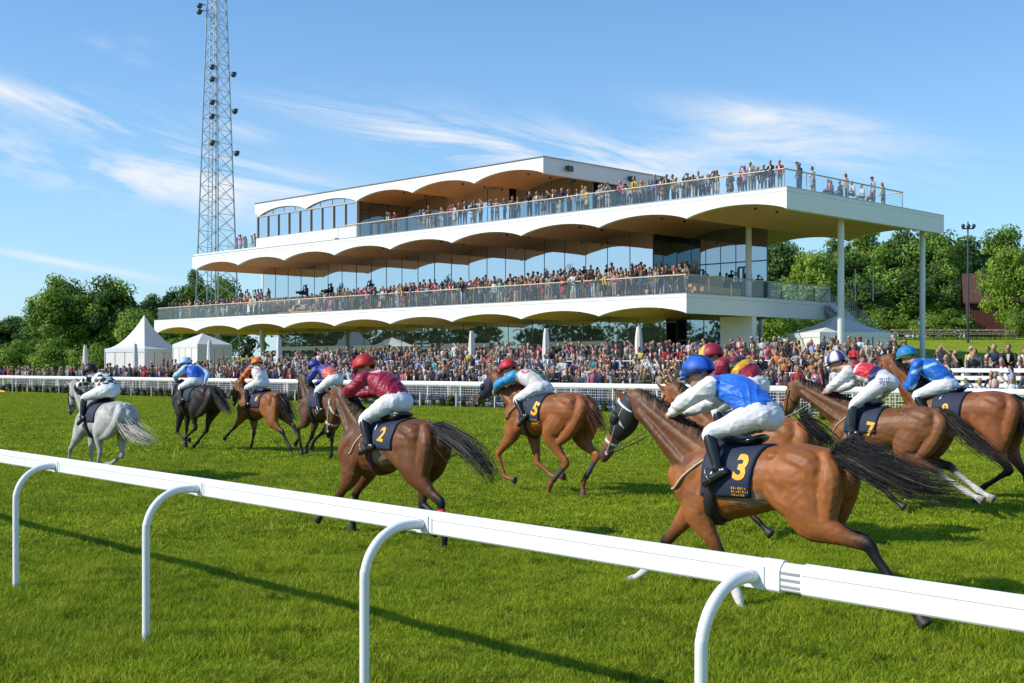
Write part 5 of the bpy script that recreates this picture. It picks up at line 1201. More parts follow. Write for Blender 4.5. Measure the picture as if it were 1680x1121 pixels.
# low white barrier on the lawn at right
s0, s1, t = 17.5, 22.6, 44.4; o = thing('crowd_barrier', 'low white slatted barrier behind the people at the right edge', 'barrier', W(20, t, .95), R(-45))
for z in (.35, .62, .9): mb = MB(); mb.box((20 - s1, -.03, z), (20 - s0, .03, z + .15)); mb.build('slat', M['white_paint'], o)
for s in (17.6, 19.2, 20.8, 22.5): mb = MB(); mb.box((20 - s - .05, .031, -.4), (20 - s + .05, .1, 1.08)); mb.build('post', M['white_paint'], o)
# ================================================================ trees
def tree_mesh(seed, h, w, n_cl, n_leaf, lf, cols, base=.18, shape=1.0, lump=.34):
    """crown of many leaf sized faces in uneven clumps + tapered trunk with limbs (unit: metres)"""
    r = np.random.default_rng(seed); cl = []
    while len(cl) < n_cl:
        p = r.normal(size=3); p /= np.linalg.norm(p); p *= r.random() ** .33
        z = base + (1 - base) * (p[2] * .5 + .5); prof = (1 - abs((z - base) / (1 - base) - .45) ** 2 * 1.5 * shape)
        cl.append((p[0] * w / 2 * max(.2, prof) * .82, p[1] * w / 2 * max(.2, prof) * .82, z * h * .93, r.uniform(.6, 1.25) * w * lump * .5))
    V, Cc = [], []
    for x, y, z, rad in cl:
        n = int(n_leaf * r.uniform(.7, 1.3)); d = r.normal(size=(n, 3)); d /= np.linalg.norm(d, axis=1)[:, None]
        c = V3(x, y, z) + d * (rad * (r.random((n, 1)) ** .45)) * V3(1, 1, .72)
        nn = d + r.normal(size=(n, 3)) * .55 + V3(0, 0, .35); nn /= np.linalg.norm(nn, axis=1)[:, None]
        a = np.cross(nn, r.normal(size=(n, 3))); a /= np.linalg.norm(a, axis=1)[:, None]; b = np.cross(nn, a); s = lf * r.uniform(.5, 1.3, (n, 1))
        V.append(np.stack([c - a * s, c + b * s * .62, c + a * s, c - b * s * .62], 1).reshape(-1, 3))
        k = np.array(cols[r.integers(len(cols))]) * r.uniform(1.3, 2.2); Cc.append(np.repeat(k * r.uniform(.65, 1.35, (n, 1)), 4, 0))
    v = np.vstack(V); q = np.arange(len(v)).reshape(-1, 4); crown = mesh_data('crown', v, q, np.zeros((0, 3), int), np.vstack(Cc), M['leaf'])
    mb = MB(); mb.tube([(0, 0, -.5), (.1, 0, h * .15), (0, .1, h * .4), (.15, 0, h * .75)], [w * .035, w * .028, w * .02, w * .006], n=8, sub=2)
    for i in range(9):
        x, y, z, rad = cl[r.integers(len(cl))]; z0 = max(h * .1, min(z * .6, h * .55)); mb.tube([(0, 0, z0), (x * .45, y * .45, (z0 + z) / 2), (x, y, z)], [w * .016, w * .010, w * .003], n=5, sub=2)
    vv, qq, tt, c = mb.arrays(); trunk = mesh_data('trunk', vv, qq, tt, c, M['bark'], True)
    return crown, trunk
GR1 = [(.095, .16, .02), (.12, .19, .024), (.075, .13, .018), (.135, .20, .03)]
GR2 = [(.05, .09, .02), (.062, .11, .024), (.04, .075, .02)]
GR3 = [(.15, .22, .028), (.18, .25, .035), (.13, .20, .026)]
GR4 = [(.03, .058, .026), (.04, .07, .03)]
KIND = {
 'broad': [tree_mesh(11, 13, 11, 75, 230, .23, GR1), tree_mesh(12, 13, 10, 75, 230, .23, GR1 + GR2)],
 'dark': [tree_mesh(21, 13, 9, 75, 230, .23, GR2), tree_mesh(22, 13, 10, 75, 230, .23, GR2 + GR1[:1])],
 'light': [tree_mesh(31, 10, 8, 60, 220, .19, GR3)],
 'conifer': [tree_mesh(41, 14, 7, 60, 150, .18, GR4, .1, 1.0, .28)],
 'bush': [tree_mesh(51, 4, 6, 40, 150, .13, GR3 + GR1, .0, .5, .34), tree_mesh(52, 4, 6, 40, 150, .13, GR1, .0, .5, .34)]}
TREES = [  # bearing u, top v, distance, width in px, kind, label
 (100, 452, 150, 110, 'broad', 'tall broad leafed tree, left of the two big ones behind the pagoda tent'),
 (182, 453, 151, 115, 'broad', 'tall broad leafed tree rising straight behind the pagoda tent'),
 (140, 475, 156, 110, 'dark', 'dark tree between the two big ones at left'),
 (20, 516, 175, 100, 'dark', 'distant dark tree at the far left edge'),
 (-40, 512, 175, 110, 'dark', 'distant dark tree cut by the left edge'),
 (62, 520, 168, 70, 'dark', 'lower dark tree left of the tall ones'),
 (22, 556, 140, 75, 'bush', 'pale green bush behind the crowd at the far left'),
 (88, 556, 138, 85, 'bush', 'rounded pale bush at the foot of the tall trees'),
 (145, 562, 136, 70, 'bush', 'low bush just left of the pagoda tent'),
 (-30, 560, 140, 80, 'bush', 'bush cut by the left edge of the view'),
 (226, 507, 142, 72, 'light', 'bright green young tree directly behind the pagoda tent roof'),
 (252, 478, 170, 70, 'dark', 'dark tree between the pagoda tent and the stand'),
 (288, 474, 172, 80, 'dark', 'dark tree touching the left end of the balcony'),
 (318, 436, 160, 62, 'dark', 'tall tree seen through the base of the mast'),
 (366, 452, 168, 80, 'broad', 'tree behind the left end of the upper deck'),
 (300, 520, 140, 80, 'dark', 'shrubby dark tree above the low white tent'),
 (1272, 388, 150, 110, 'dark', 'dark tree beside the right end of the glass'),
 (1332, 412, 140, 90, 'light', 'pale green bushy tree below the deck, left of the big column'),
 (1300, 398, 158, 100, 'broad', 'broad tree behind the two inner columns'),
 (1372, 385, 152, 100, 'dark', 'dark tree directly behind the big front column'),
 (1425, 372, 156, 115, 'broad', 'high tree right of the big front column'),
 (1478, 370, 150, 110, 'dark', 'dense tree left of the outer corner column'),
 (1530, 372, 148, 120, 'broad', 'high tree behind the outer corner column'),
 (1590, 382, 152, 120, 'dark', 'dark tree behind the thin lamp post'),
 (1645, 372, 156, 120, 'broad', 'high tree behind the barn roof'),
 (1705, 392, 150, 120, 'dark', 'dark tree above the barn at the right edge'),
 (1762, 380, 150, 120, 'broad', 'tree beyond the right edge'),
 (1480, 438, 134, 120, 'broad', 'mid height tree in front, between column and lamp post'),
 (1412, 462, 132, 90, 'dark', 'shaded tree behind the stair'),
 (1545, 430, 140, 80, 'broad', 'mid height tree left of the barn'),
 (1652, 404, 118, 84, 'light', 'pale green tree hiding the right part of the barn'),
 (1718, 430, 116, 90, 'light', 'pale tree at the right edge in front of the barn'),
 (1455, 505, 124, 80, 'bush', 'bush behind the tent at right'),
 (1395, 515, 124, 70, 'bush', 'bush left of the stair foot'),
 (1270, 500, 118, 90, 'bush', 'bright bush under the balcony, right of the white wall'),
 (1318, 510, 122, 70, 'bush', 'bush under the balcony behind the right tent'),
 (1515, 515, 128, 70, 'bush', 'bush left of the barn door'),
 (1562, 508, 126, 74, 'bush', 'bush between the lamp post and the barn wall'),
 (1672, 505, 112, 50, 'bush', 'low bush at the right edge of the slope'),
 (1225, 420, 160, 110, 'dark', 'dark tree seen through the corner glass'),
 (1360, 440, 165, 110, 'dark', 'far dark tree under the deck edge')]
for i, (u, vt, Y, wpx, kd, lab) in enumerate(TREES):
    x = (u - U0) / FPX * Y; zb = terrain(x, Y); h = (V0 - vt) / FPX * Y + CAMH - zb; wd = wpx / FPX * Y
    ms = KIND[kd]; cm, tm = ms[i % len(ms)]; dims = {'broad': (13, 10.5), 'dark': (13, 9.5), 'light': (10, 8), 'conifer': (14, 7), 'bush': (4, 6)}[kd]
    o = thing('bush' if kd == 'bush' else 'tree', lab, 'bush' if kd == 'bush' else 'tree', (x, Y, zb), rng.random() * 6.28)
    kx = wd / dims[1] * 1.12; o.scale = (kx, kx, h / dims[0] * 1.03)
    for nm, me in (('crown', cm), ('trunk', tm)): c = bpy.data.objects.new(nm, me); COL.objects.link(c); c.parent = o
# woods on the far side of the course (they show in the glass) and along the horizon
def woods(name, lab, pts, hgt, lf, n, cols):
    r = np.random.default_rng(5); V, Cc = [], []
    for (x, y) in pts:
        h = hgt * r.uniform(.7, 1.2); w = hgt * .75; zb = terrain(x, y)
        for _ in range(14):
            p = r.normal(size=3); p /= np.linalg.norm(p); c0 = V3(x + p[0] * w * .42, y + p[1] * w * .42, zb + h * (.44 + p[2] * .42)); d = r.normal(size=(n, 3)); d /= np.linalg.norm(d, axis=1)[:, None]
            c = c0 + d * w * .24 * (r.random((n, 1)) ** .5); a = np.cross(d, r.normal(size=(n, 3))); a /= np.linalg.norm(a, axis=1)[:, None]; b = np.cross(d, a); s = lf * r.uniform(.6, 1.3, (n, 1))
            V.append(np.stack([c - a * s, c + b * s * .7, c + a * s, c - b * s * .7], 1).reshape(-1, 3)); Cc.append(np.repeat(np.array(cols[r.integers(len(cols))]) * r.uniform(.6, 1.3, (n, 1)), 4, 0))
    v = np.vstack(V); o = mesh_obj(name, v, np.arange(len(v)).reshape(-1, 4), np.zeros((0, 3), int), np.vstack(Cc), M['leaf']); o['kind'] = 'stuff'; tag(o, lab, 'wood'); return o
woods('wood', 'dark wood along the far side of the course, mirrored in the stand windows', [tuple(W(105 + i * 4.6 + rng.normal() * 2, -60 + rng.normal() * 5).to_2d()) for i in range(48)], 14, .55, 45, GR2)
woods('wood', 'distant dark wood along the horizon at the left', [(-260 + i * 9, 330 + rng.normal() * 14) for i in range(24)] + [(-150 + i * 8, 215 + rng.normal() * 6) for i in range(8)], 12, .6, 45, GR4)
# ================================================================ spectators
PR = np.random.default_rng(99)
def person_geo(pose, female, seed, hat=False):
    """standing figure facing -Y, 1.75 m; returns verts, quads, tris, region ids (0 skin 1 hair 2 top 3 legs 4 shoe 5 inner shirt)"""
    r = np.random.default_rng(seed); mb = MB(); reg = []
    def T(P, A, B, rg, n=8, sub=2, cap=1, lat=V3(1, 0, 0)):
        n0 = mb.n; mb.tube(P, A, B, n=n, sub=sub, lat=lat, cap=cap); reg.append(np.full(mb.n - n0, rg))
    def E(c, rr, rg, n=9, m=6):
        n0 = mb.n; mb.ell(c, rr, n=n, m=m); reg.append(np.full(mb.n - n0, rg))
    sw, hw = (.175, .155) if female else (.205, .145); sit = pose == 'sit'; hz = .93 if not sit else .5
    lean = {'lean': .16, 'sit': .04}.get(pose, .02) + r.uniform(0, .04)
    sh = V3(0, -lean, hz + .50); pel = V3(0, 0, hz)
    skirt = female and r.random() < .45 and not sit
    for x in (-1, 1):
        if sit: T([(x * .09, 0, hz), (x * .11, -.42, hz), (x * .11, -.46, .28), (x * .11, -.42, .08)], [.085, .068, .055, .04], None, 3)
        else:
            k = r.uniform(-.04, .04); T([(x * .085, 0, hz), (x * .095, -.02 + k, .5), (x * .10, k, .08)], [.092, .066, .045], None, 0 if skirt else 3, sub=3)
        T([(x * .105, .04 if not sit else -.40, .05), (x * .115, -.14 if not sit else -.58, .04)], [.042, .038], [.05, .03], 4, n=6, sub=1)
    if skirt: T([(0, 0, hz + .12), (0, 0, hz - .12), (0, 0, hz - .45)], [.14, .19, .22], [.11, .15, .17], 3 if r.random() < .5 else 2, n=10, cap=0)
    T([pel - V3(0, 0, .05), pel + V3(0, -lean * .25, .18), lerp(pel, sh, .72), sh, sh + V3(0, 0, .05)], [hw, .135 if female else .152, sw * .90, sw * .72, .07], [.11, .10, .125, .095, .06], 2, n=10, sub=3)
    if r.random() < .4: T([sh + V3(0, -.105, -.03), sh + V3(0, -.115, -.18), sh + V3(0, -.112, -.30)], [.05, .045, .02], [.012, .012, .01], 5, n=6, sub=1)
    hd = sh + V3(0, -.04 - lean * .4, .215); T([sh + V3(0, 0, .02), hd - V3(0, 0, .08)], [.055, .05], None, 0, sub=1)
    E(hd, (.08, .10, .122), 0, 10, 7); E(hd + V3(0, -.09, -.015), (.014, .02, .02), 0, 6, 4)
    for x in (-1, 1): E(hd + V3(x * .076, .005, -.01), (.012, .02, .028), 0, 5, 4)
    E(hd + V3(0, .022, .028), (.088, .098, .108), 1, 10, 7)
    if female: T([hd + V3(0, .05, .05), hd + V3(0, .075, -.08), hd + V3(0, .06, -.2)], [.075, .085, .06], [.05, .05, .03], 1)
    if r.random() < .22: E(hd + V3(0, -.082, .012), (.06, .022, .018), 4, 8, 4)        # sunglasses
    if hat: E(hd + V3(0, -.02, .075), (.15 if female else .10, .16 if not female else .15, .016), 6, 12, 4); E(hd + V3(0, .0, .095), (.088, .1, .06), 6, 10, 5)
    for x in (-1, 1):
        s0 = sh + V3(x * (sw - .02), 0, -.035)
        if pose == 'shade' and (x == 1 or r.random() < .06): el, w = s0 + V3(x * .17, -.20, .02), hd + V3(x * .10, -.12, .05)
        elif pose == 'lean': el, w = s0 + V3(x * .07, -.18, -.22), s0 + V3(x * -.02, -.40, -.28)
        elif pose == 'photo' : el, w = s0 + V3(x * .10, -.20, -.17), hd + V3(x * .06, -.20, .0)
        elif pose == 'fold': el, w = s0 + V3(x * .08, -.06, -.26), sh + V3(-x * .07, -.20, -.24)
        elif pose == 'sit': el, w = s0 + V3(x * .06, -.06, -.26), s0 + V3(-x * .04, -.32, -.34)
        else: el, w = s0 + V3(x * .055, .03, -.28), s0 + V3(x * .02, -.10 + r.uniform(-.06, .06), -.53)
        bare = r.random() < .25
        T([s0, lerp(s0, el, .5), el], [.062, .05, .043], None, 2); T([el, lerp(el, w, .5), w], [.043, .038, .030], None, 0 if bare else 2)
        d = nrm(w - el); T([w, w + d * .05, w + d * .10], [.03, .036, .022], [.02, .024, .016], 0, n=6, sub=1)
    if pose == 'photo': E(hd + V3(0, -.24, .0), (.06, .05, .04), 4, 6, 4)
    v, q, t, _ = mb.arrays(); return v, q, t, np.concatenate(reg)
POSES = ['stand', 'shade', 'lean', 'photo', 'fold', 'sit']
PROTO = {(p, f, k): person_geo(p, f, 100 + i * 7 + f * 3 + k * 31, k == 3) for i, p in enumerate(POSES) for f in (0, 1) for k in range(4)}
TOPS = [('navy', (.018, .025, .06), 16), ('black', (.013, .013, .015), 18), ('dark grey', (.07, .075, .085), 14), ('light grey', (.28, .29, .31), 7), ('white', (.62, .62, .62), 9), ('pale blue', (.26, .34, .48), 4),
        ('beige', (.30, .24, .17), 12), ('red', (.42, .025, .03), 6), ('pink', (.55, .14, .24), 3), ('maroon', (.16, .015, .03), 4), ('teal', (.04, .25, .27), 2), ('yellow', (.62, .46, .10), 2), ('orange', (.5, .2, .07), 1),
        ('olive', (.10, .11, .05), 4), ('brown', (.11, .065, .042), 10), ('purple', (.13, .05, .22), 2), ('mid blue', (.04, .10, .26), 3), ('salmon', (.42, .22, .17), 2)]
TW = np.array([t[2] for t in TOPS], float); TW /= TW.sum()
HAIR = [('dark haired', (.015, .012, .01)), ('brown haired', (.06, .032, .018)), ('blond', (.36, .25, .11)), ('grey haired', (.34, .33, .32)), ('white haired', (.62, .61, .58)), ('auburn', (.14, .045, .02))]
HW = np.array([.26, .28, .18, .14, .07, .07])
SKIN = [(.44, .235, .15), (.50, .28, .19), (.38, .20, .13), (.22, .12, .08)]
LEGS = [(.02, .03, .07), (.013, .013, .015), (.06, .09, .17), (.36, .30, .22), (.10, .10, .11), (.55, .55, .54), (.03, .06, .14)]
def recolour(reg, look):
    pal = np.array([look['skin'], look['hairc'], look['topc'], look['legc'], look['shoe'], look['inner'], look['hatc']]); c = pal[reg]; 
    return c
def new_look(r, **kw):
    ti = r.choice(len(TOPS), p=TW); hi = r.choice(len(HAIR), p=HW); l = dict(top=TOPS[ti][0], topc=np.array(TOPS[ti][1]) * r.uniform(.8, 1.2), hair=HAIR[hi][0], hairc=np.array(HAIR[hi][1]) * r.uniform(.8, 1.2), skin=np.array(SKIN[r.choice(4, p=[.4, .38, .19, .03])]), legc=LEGS[r.integers(len(LEGS))],
        shoe=(.03, .025, .022), inner=[(.7, .7, .7), (.62, .66, .74), (.03, .03, .05), (.55, .5, .42)][r.integers(4)], female=int(r.random() < .46), k=r.choice(4, p=[.3, .3, .28, .12]), hatc=[(.55, .52, .45), (.04, .05, .1), (.02, .02, .02), (.4, .3, .2), (.45, .05, .06)][r.integers(5)])
    l.update(kw); return l
# where they stand: (s, t, z, yaw offset, pose, row name)
SPOTS = []
def add_row(s0, s1, t, gap, keep, row, z=None, poses=('stand', 'shade', 'lean', 'photo', 'fold'), pw=(.38, .22, .10, .10, .20), zf=None, **kw):
    s = s0
    while s < s1:
        if PR.random() < keep:
            tt = t + PR.normal() * .16; zz = (zf(s, tt) if zf else z); SPOTS.append(dict(s=s + PR.normal() * .08, t=tt, z=zz, yaw=PR.normal() * 22 + 12, pose=PR.choice(poses, p=pw), row=row, **kw))
        s += gap * PR.uniform(.75, 1.25)
sz = lambda s, t: stepz(s, max(t, 42.8))
add_row(26.5, 108, 43.25, .58, .97, 'front row', zf=sz, pw=(.25, .22, .28, .10, .15))
add_row(26.5, 106, 44.1, .62, .95, 'second row', zf=sz)
add_row(27, 100, 45.0, .70, .85, 'third row', zf=sz)
add_row(28, 97, 46.4, .72, .85, 'fourth row', zf=sz)
add_row(28, 88, 48.6, .62, .88, 'fifth row', zf=sz)
add_row(29, 86, 50.0, .62, .88, 'sixth row', zf=sz)
add_row(29, 84, 51.5, .7, .85, 'sixth row', zf=sz)
add_row(29, 80, 53.2, .65, .85, 'seventh row', zf=sz)
add_row(29, 76, 54.9, .65, .85, 'upper terrace', zf=sz)
add_row(29, 74, 56.6, .68, .85, 'upper terrace', zf=sz)
add_row(33, 74, 58.4, .72, .8, 'rearmost row', zf=sz)
add_row(74, 98, 56, 2.4, .5, 'by tents', zf=sz)
# right hand lawn
lz = lambda s, t: terrain(*W(s, t).to_2d())
for t_, k_ in ((43.9, .85), (45.0, .85), (46.0, .7)): add_row(17.5, 27.5, t_, .72, k_, 'right lawn', zf=lz)
LAWN = [(1560, 43.2, 'photo', dict(top='navy', topc=(.015, .02, .04), female=0)), (1606, 42.7, 'lean', dict(top='pink', topc=(.60, .40, .44), female=1, hair='blond', hairc=(.38, .27, .12))), (1632, 43.3, 'shade', dict(top='salmon', topc=(.60, .44, .40), female=1, hair='dark haired', hairc=(.03, .02, .015))), (1661, 42.9, 'stand', dict(top='white', topc=(.58, .58, .60), female=1, hair='blond', hairc=(.32, .24, .13))), (1688, 43.1, 'fold', dict(top='navy', female=0)),
 (1594, 46.5, 'stand', dict(top='yellow', topc=(.62, .50, .22), female=0, hair='white haired', hairc=(.6, .6, .58))), (1624, 48.2, 'stand', dict(top='beige', topc=(.48, .42, .34), female=0)), (1643, 48.9, 'stand', dict(top='beige', topc=(.45, .36, .25), female=1, hair='brown haired', hairc=(.06, .03, .02))), (1655, 49.2, 'fold', dict(top='navy', topc=(.03, .05, .1), female=1, hair='blond', hairc=(.4, .3, .14))), (1678, 48.4, 'shade', dict(top='white', topc=(.7, .7, .7), female=1)),
 (1540, 45.6, 'stand', dict(top='dark grey', topc=(.05, .05, .055), female=0)), (1553, 44.6, 'stand', dict(top='brown', topc=(.10, .06, .04), female=0)), (1568, 45.4, 'stand', dict(top='black', topc=(.013, .013, .015), female=0)), (1463, 57.0, 'stand', dict(top='black', topc=(.012, .012, .014), female=0)), (1398, 56, 'stand', dict(top='dark grey', topc=(.06, .05, .045), female=0)), (1424, 56.6, 'stand', dict(top='white', topc=(.7, .68, .64), female=0)), (1500, 45.0, 'stand', dict(top='navy', female=0)), (1518, 44.4, 'fold', dict(top='maroon', female=1)), (1484, 45.6, 'shade', dict(top='light grey', female=1))]
for u, t, p, kw in LAWN:
    s = px_t(u, 600, t)[0]; SPOTS.append(dict(s=s, t=t, z=max(terrain(*W(s, t).to_2d()), stepz(s, t) if s > 28 else 0), yaw=PR.normal() * 28 + 15, pose=p, row='right lawn', look=dict(kw, k=int(s * 10) % 3, legc=LEGS[int(s * 7) % 3])))
dz = lambda t: 6.66 + (max(0, min(5, math.floor((t - 65.2) / 1.08) + 1)) * .31 if t > 65.2 else 0)
bz = lambda s, t: dz(t)
add_row(48.6, 84, 63.62, .52, .95, 'balcony front', z=6.66, pw=(.22, .12, .46, .08, .12))
add_row(49, 88, 64.4, .55, .92, 'balcony second', z=6.66)
add_row(49.5, 86, 65.7, .58, .85, 'balcony third', zf=bz)
add_row(50.5, 80, 66.8, .62, .75, 'balcony steps', zf=bz)
add_row(50.5, 64, 68.0, .62, .7, 'balcony top', zf=bz)
add_row(84, 95.5, 65.6, .6, .75, 'balcony seats', zf=bz, poses=('sit',), pw=(1.0,))
add_row(84, 93, 66.9, .75, .45, 'balcony seats', zf=bz, poses=('sit',), pw=(1.0,))
add_row(95, 112.5, 63.7, .6, .9, 'balcony end', z=6.66)
add_row(96, 106, 64.7, .7, .75, 'balcony end', z=6.66)
add_row(99, 103.5, 66.5, .6, .85, 'balcony end', zf=lambda s, t: dz(t) + .35)
for a, b, k in ((41.0, 42.2, .5), (43.2, 48.5, .9), (49, 53.5, .9), (54.3, 57, .8), (57.6, 61.5, .9), (62, 66.5, .85), (67, 71, .85), (71.5, 74.6, .9), (77.0, 78.2, 1)): add_row(a, b, 63.75, .58, k, 'roof front', z=12.62)
add_row(43, 60, 64.5, .62, .8, 'roof second', z=12.62)
add_row(43, 55, 65.4, .62, .75, 'roof back', z=12.62)
for t, s, kd in ((65.4, 40.9, 'stand'), (65.9, 41.1, 'stand'), (67.0, 40.9, 'stand'), (67.4, 41.1, 'fold'), (69.5, 41.2, 'sit'), (70.3, 41.5, 'sit'), (71.2, 41.0, 'stand'), (71.6, 41.6, 'sit'), (72.4, 41.2, 'sit'), (74.0, 41.4, 'sit'), (74.6, 41.0, 'stand'), (75.0, 41.2, 'sit'), (75.7, 40.9, 'stand'), (76.2, 41.2, 'stand')): SPOTS.append(dict(s=s, t=t, z=12.62, yaw=-30, pose=kd, row='roof end'))
add_row(99.9, 104.6, 66.4, .62, .95, 'roof left', z=12.9)
for s, t in ((92.6, 66.4), (89.1, 66.6), (84.6, 67.4)): SPOTS.append(dict(s=s, t=t, z=7.6, yaw=0, pose='photo', row='camera crew', look=dict(top='black', topc=(.012, .012, .013), hair='dark haired', hairc=(.012, .01, .01), female=0)))
for d in SPOTS:
    p = W(d['s'], d['t'], d['z']); d['p'] = p; d['u'], d['v'] = uv_of((p.x, p.y, p.z + 1.45)); d['dist'] = p.y
SPOTS = [d for d in SPOTS if -25 < d['u'] < 1705]
SPOTS.sort(key=lambda d: d['dist'] + (4 if d['row'] in ('second row', 'third row', 'balcony second', 'balcony third') else 0))
for d in SPOTS: d['lk'] = new_look(PR, **d.get('look', {}))
def body_of(d):
    l = d['lk']; v, q, t, reg = PROTO[(d['pose'], l['female'], l['k'])]; k = (.94 if l['female'] else 1.02) * PR.uniform(.95, 1.05); return v * V3(k * PR.uniform(.95, 1.12), k, k), q, t, recolour(reg, l), d['yaw']
NIND = 300
# labels: what each one wears and where it stands, made different from every other
MARKS = [(20, 'the left edge'), (155, 'the checked jockey'), (225, 'the pagoda tent'), (315, 'the pale jockey'), (418, 'the orange sleeves'), (525, 'the purple jockey'), (600, 'the maroon jockey'), (690, 'the loudspeaker'), (775, 'the navy hood'), (850, 'the silver jockey'), (940, 'the chestnut rump'), (1048, 'the rightmost parasol'), (1160, 'the nearest jockey'), (1232, 'the inner column'), (1310, 'the pyramid tent'), (1390, 'the front column'), (1500, 'the rightmost jockey'), (1640, 'the right edge')]
FACE = {'stand': 'standing', 'shade': 'shading eyes', 'lean': 'leaning forward', 'photo': 'hands raised', 'fold': 'arms folded', 'sit': 'seated'}
def ordinal(n): return ['first', 'second', 'third', 'fourth', 'fifth', 'sixth', 'seventh', 'eighth', 'ninth', 'tenth', 'eleventh', 'twelfth'][n]
IND = SPOTS[:NIND]; seen = {}
for d in IND:
    l = d['lk']; mk = min(MARKS, key=lambda m: abs(m[0] - d['u'])); du = d['u'] - mk[0]; side = 'left of' if du < -14 else ('right of' if du > 14 else 'near')
    d['lab'] = '%s %s in %s, %s, %s, %s %s' % (l['hair'], 'woman' if l['female'] else 'man', l['top'], FACE[d['pose']], d['row'], side, mk[1]); seen.setdefault(d['lab'], []).append(d)
for lab, ds in seen.items():
    if len(ds) > 1:
        for i, d in enumerate(sorted(ds, key=lambda d: d['u'])): d['lab'] = ordinal(i) + ' ' + lab
for d in IND:
    d['lab'] = ' '.join(d['lab'].split()[:99]); v, q, t, c, yaw = body_of(d)
    o = mesh_obj('spectator', v, q, t, c, M['people'], None, True); o.location = d['p']; o.rotation_euler = (0, 0, R(-45 + yaw)); tag(o, d['lab'], 'person', 'spectators watching the race')
mb = MB()
for d in SPOTS[NIND:]:
    v, q, t, c, yaw = body_of(d); a = R(-45 + yaw); Rm = np.array([[math.cos(a), -math.sin(a), 0], [math.sin(a), math.cos(a), 0], [0, 0, 1]]); mb.add(v @ Rm.T + np.array(d['p']), q, t, c)
o = mb.build('crowd', M['people'], None, True); o['kind'] = 'stuff'; tag(o, 'dense crowd of spectators farther back on the terraces and balconies', 'crowd')
print('PEOPLE', len(SPOTS), 'maxwords', max(len(d['lab'].split()) for d in IND), max((d['lab'] for d in IND), key=lambda x: len(x.split())))
for s, t in ((92.6, 65.9), (89.1, 66.1)):
    o = thing('tv_camera', 'black television camera on a tripod on the balcony, ' + ('left one' if s > 90 else 'right one'), 'camera', W(s, t, 7.28), R(-45)); mb = MB()
    for a in (0, 2.1, 4.2): mb.tube([(0, 0, 1.2), (math.cos(a) * .45, math.sin(a) * .45, 0)], .03, n=6, sub=1)
    mb.build('tripod', M['black'], o); mb = MB(); mb.box((-.13, -.3, 1.2), (.13, .25, 1.55)); mb.tube([(0, -.3, 1.38), (0, -.62, 1.38)], [.09, .12], n=10, sub=1); mb.build('camera_body', M['black'], o)
CLOUDS = [(105, 176, 150, 24, 1.1), (230, 215, 120, 12, .4), (150, 285, 330, 36, .95), (420, 300, 260, 34, .8), (280, 238, 110, 10, .6), (590, 198, 170, 17, .8), (760, 240, 200, 34, .9), (960, 255, 300, 40, 1.0), (1290, 192, 130, 18, .9), (1330, 240, 190, 38, 1.1), (110, 432, 130, 6, .8), (400, 215, 50, 14, .7), (230, 85, 22, 16, .45), (170, 70, 25, 10, .3)]
# ================================================================ camera, sun, sky
cam = bpy.data.objects.new('camera', bpy.data.cameras.new('camera')); COL.objects.link(cam); SC.camera = cam
cam.location = (0, 0, CAMH); cam.rotation_euler = (R(90), 0, 0)
cam.data.sensor_width = 36; cam.data.lens = FPX / 1680 * 36; cam.data.shift_y = (V0 - 560.5) / 1680; cam.data.clip_end = 3000
_s, _t = .8, -1.2
SUN = Vector(((_t - _s) * CC, (_t + _s) * CC, 1.0)).normalized(); EL = math.asin(SUN.z)
sl = bpy.data.lights.new('sun', 'SUN'); sl.energy = 4.5; sl.angle = R(.53); sl.color = (1, .93, .80)
so = bpy.data.objects.new('sun', sl); COL.objects.link(so); so.rotation_euler = SUN.to_track_quat('Z', 'Y').to_euler(); so.location = (-30, -10, 60)
w = bpy.data.worlds.new('World'); SC.world = w; w.use_nodes = True; nt = w.node_tree; L = nt.links; bg = nt.nodes['Background']
sky = N(nt, 'ShaderNodeTexSky', sky_type='NISHITA', sun_disc=False, sun_elevation=EL, sun_rotation=math.atan2(SUN.x, SUN.y), air_density=1.0, dust_density=.0, ozone_density=2.5, altitude=50)
tc = N(nt, 'ShaderNodeTexCoord'); sx = N(nt, 'ShaderNodeSeparateXYZ'); L.new(tc.outputs['Generated'], sx.inputs[0])
def mth(op, a, b=None, c=None, clamp=False):
    n = N(nt, 'ShaderNodeMath', operation=op, use_clamp=clamp)
    for i, x in enumerate((a, b, c)):
        if x is None: continue
        if isinstance(x, (int, float)): n.inputs[i].default_value = x
        else: L.new(x, n.inputs[i])
    return n.outputs[0]
az = mth('ARCTAN2', sx.outputs['X'], sx.outputs['Y']); el = mth('ARCSINE', sx.outputs['Z'])
cx = N(nt, 'ShaderNodeCombineXYZ'); L.new(mth('ADD', mth('MULTIPLY', az, 1.0), mth('MULTIPLY', el, 1.2)), cx.inputs[0]); L.new(mth('ADD', mth('MULTIPLY', el, 4.6), mth('MULTIPLY', az, .75)), cx.inputs[1])
n1 = N(nt, 'ShaderNodeTexNoise', i_Scale=4.6, i_Detail=11.0, i_Roughness=.66, i_Distortion=.9); L.new(cx.outputs[0], n1.inputs['Vector'])
n2 = N(nt, 'ShaderNodeTexNoise', i_Scale=1.9, i_Detail=2.0); n2.inputs['Vector'].default_value = (0, 0, 0)
c2 = N(nt, 'ShaderNodeVectorMath', operation='ADD'); c2.inputs[1].default_value = (7.3, 2.2, 1.1); L.new(cx.outputs[0], c2.inputs[0]); L.new(c2.outputs[0], n2.inputs['Vector'])
blobs = None
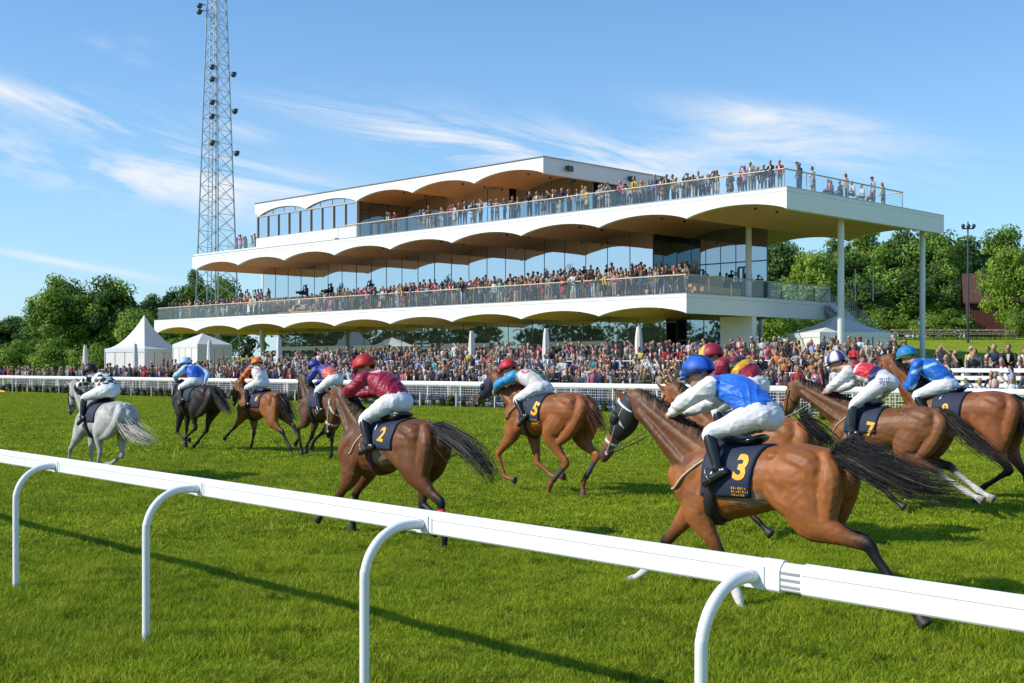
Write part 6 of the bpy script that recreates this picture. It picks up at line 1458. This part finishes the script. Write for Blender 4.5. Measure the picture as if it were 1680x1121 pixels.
for (u, v, wu, wv, g) in CLOUDS:          # where the streaks of cloud hang, as bearings and heights in the sky
    a0 = math.atan2(u - U0, FPX); e0 = math.atan2((V0 - v) * math.cos(a0), FPX)
    da = mth('MULTIPLY', mth('SUBTRACT', az, a0), FPX / wu); de = mth('MULTIPLY', mth('SUBTRACT', mth('SUBTRACT', el, e0), mth('MULTIPLY', mth('SUBTRACT', az, a0), -.16)), FPX / wv)
    r2 = mth('ADD', mth('MULTIPLY', da, da), mth('MULTIPLY', de, de)); b = mth('MULTIPLY', mth('EXPONENT', mth('MULTIPLY', r2, -1.0)), g)
    blobs = b if blobs is None else mth('ADD', blobs, b)
elsewhere = mth('MULTIPLY', mth('SUBTRACT', n2.outputs['Fac'], .42), 1.2)
far = N(nt, 'ShaderNodeMapRange'); L.new(mth('ABSOLUTE', az), far.inputs[0]); far.inputs[1].default_value = .5; far.inputs[2].default_value = .9
base = mth('ADD', blobs, mth('MULTIPLY', far.outputs[0], mth('MAXIMUM', elsewhere, 0.0)))
cl = mth('MULTIPLY', mth('MULTIPLY_ADD', n1.outputs['Fac'], 4.4, -1.85), base); cl = mth('MULTIPLY', cl, mth('MULTIPLY', sx.outputs['Z'], 14.0, clamp=True)); cl = mth('MINIMUM', mth('MAXIMUM', cl, 0.0), .85)
mx = N(nt, 'ShaderNodeMix', data_type='RGBA'); L.new(cl, mx.inputs[0]); hz = mth('MULTIPLY', mth('EXPONENT', mth('MULTIPLY', mth('MAXIMUM', sx.outputs['Z'], 0.0), -7.0)), .80)
tn = N(nt, 'ShaderNodeMix', data_type='RGBA', blend_type='MULTIPLY'); tn.inputs[0].default_value = 1; L.new(sky.outputs[0], tn.inputs[6]); tn.inputs[7].default_value = (.62, .97, 1.22, 1)
hm = N(nt, 'ShaderNodeMix', data_type='RGBA'); L.new(hz, hm.inputs[0]); L.new(tn.outputs[2], hm.inputs[6]); hm.inputs[7].default_value = (3.9, 5.0, 5.9, 1)
L.new(hm.outputs[2], mx.inputs[6]); mx.inputs[7].default_value = (6.2, 6.35, 6.6, 1)
L.new(mx.outputs[2], bg.inputs[0]); bg.inputs[1].default_value = .135
vs = SC.view_settings; vs.view_transform = 'Standard'; vs.look = 'None'; vs.gamma = 1; vs.exposure = .14
SC.cycles.max_bounces = 6; SC.cycles.diffuse_bounces = 2; SC.cycles.glossy_bounces = 3; SC.cycles.transparent_max_bounces = 16; SC.cycles.transmission_bounces = 3
SC.cycles.caustics_reflective = False; SC.cycles.caustics_refractive = False; SC.render.use_persistent_data = False
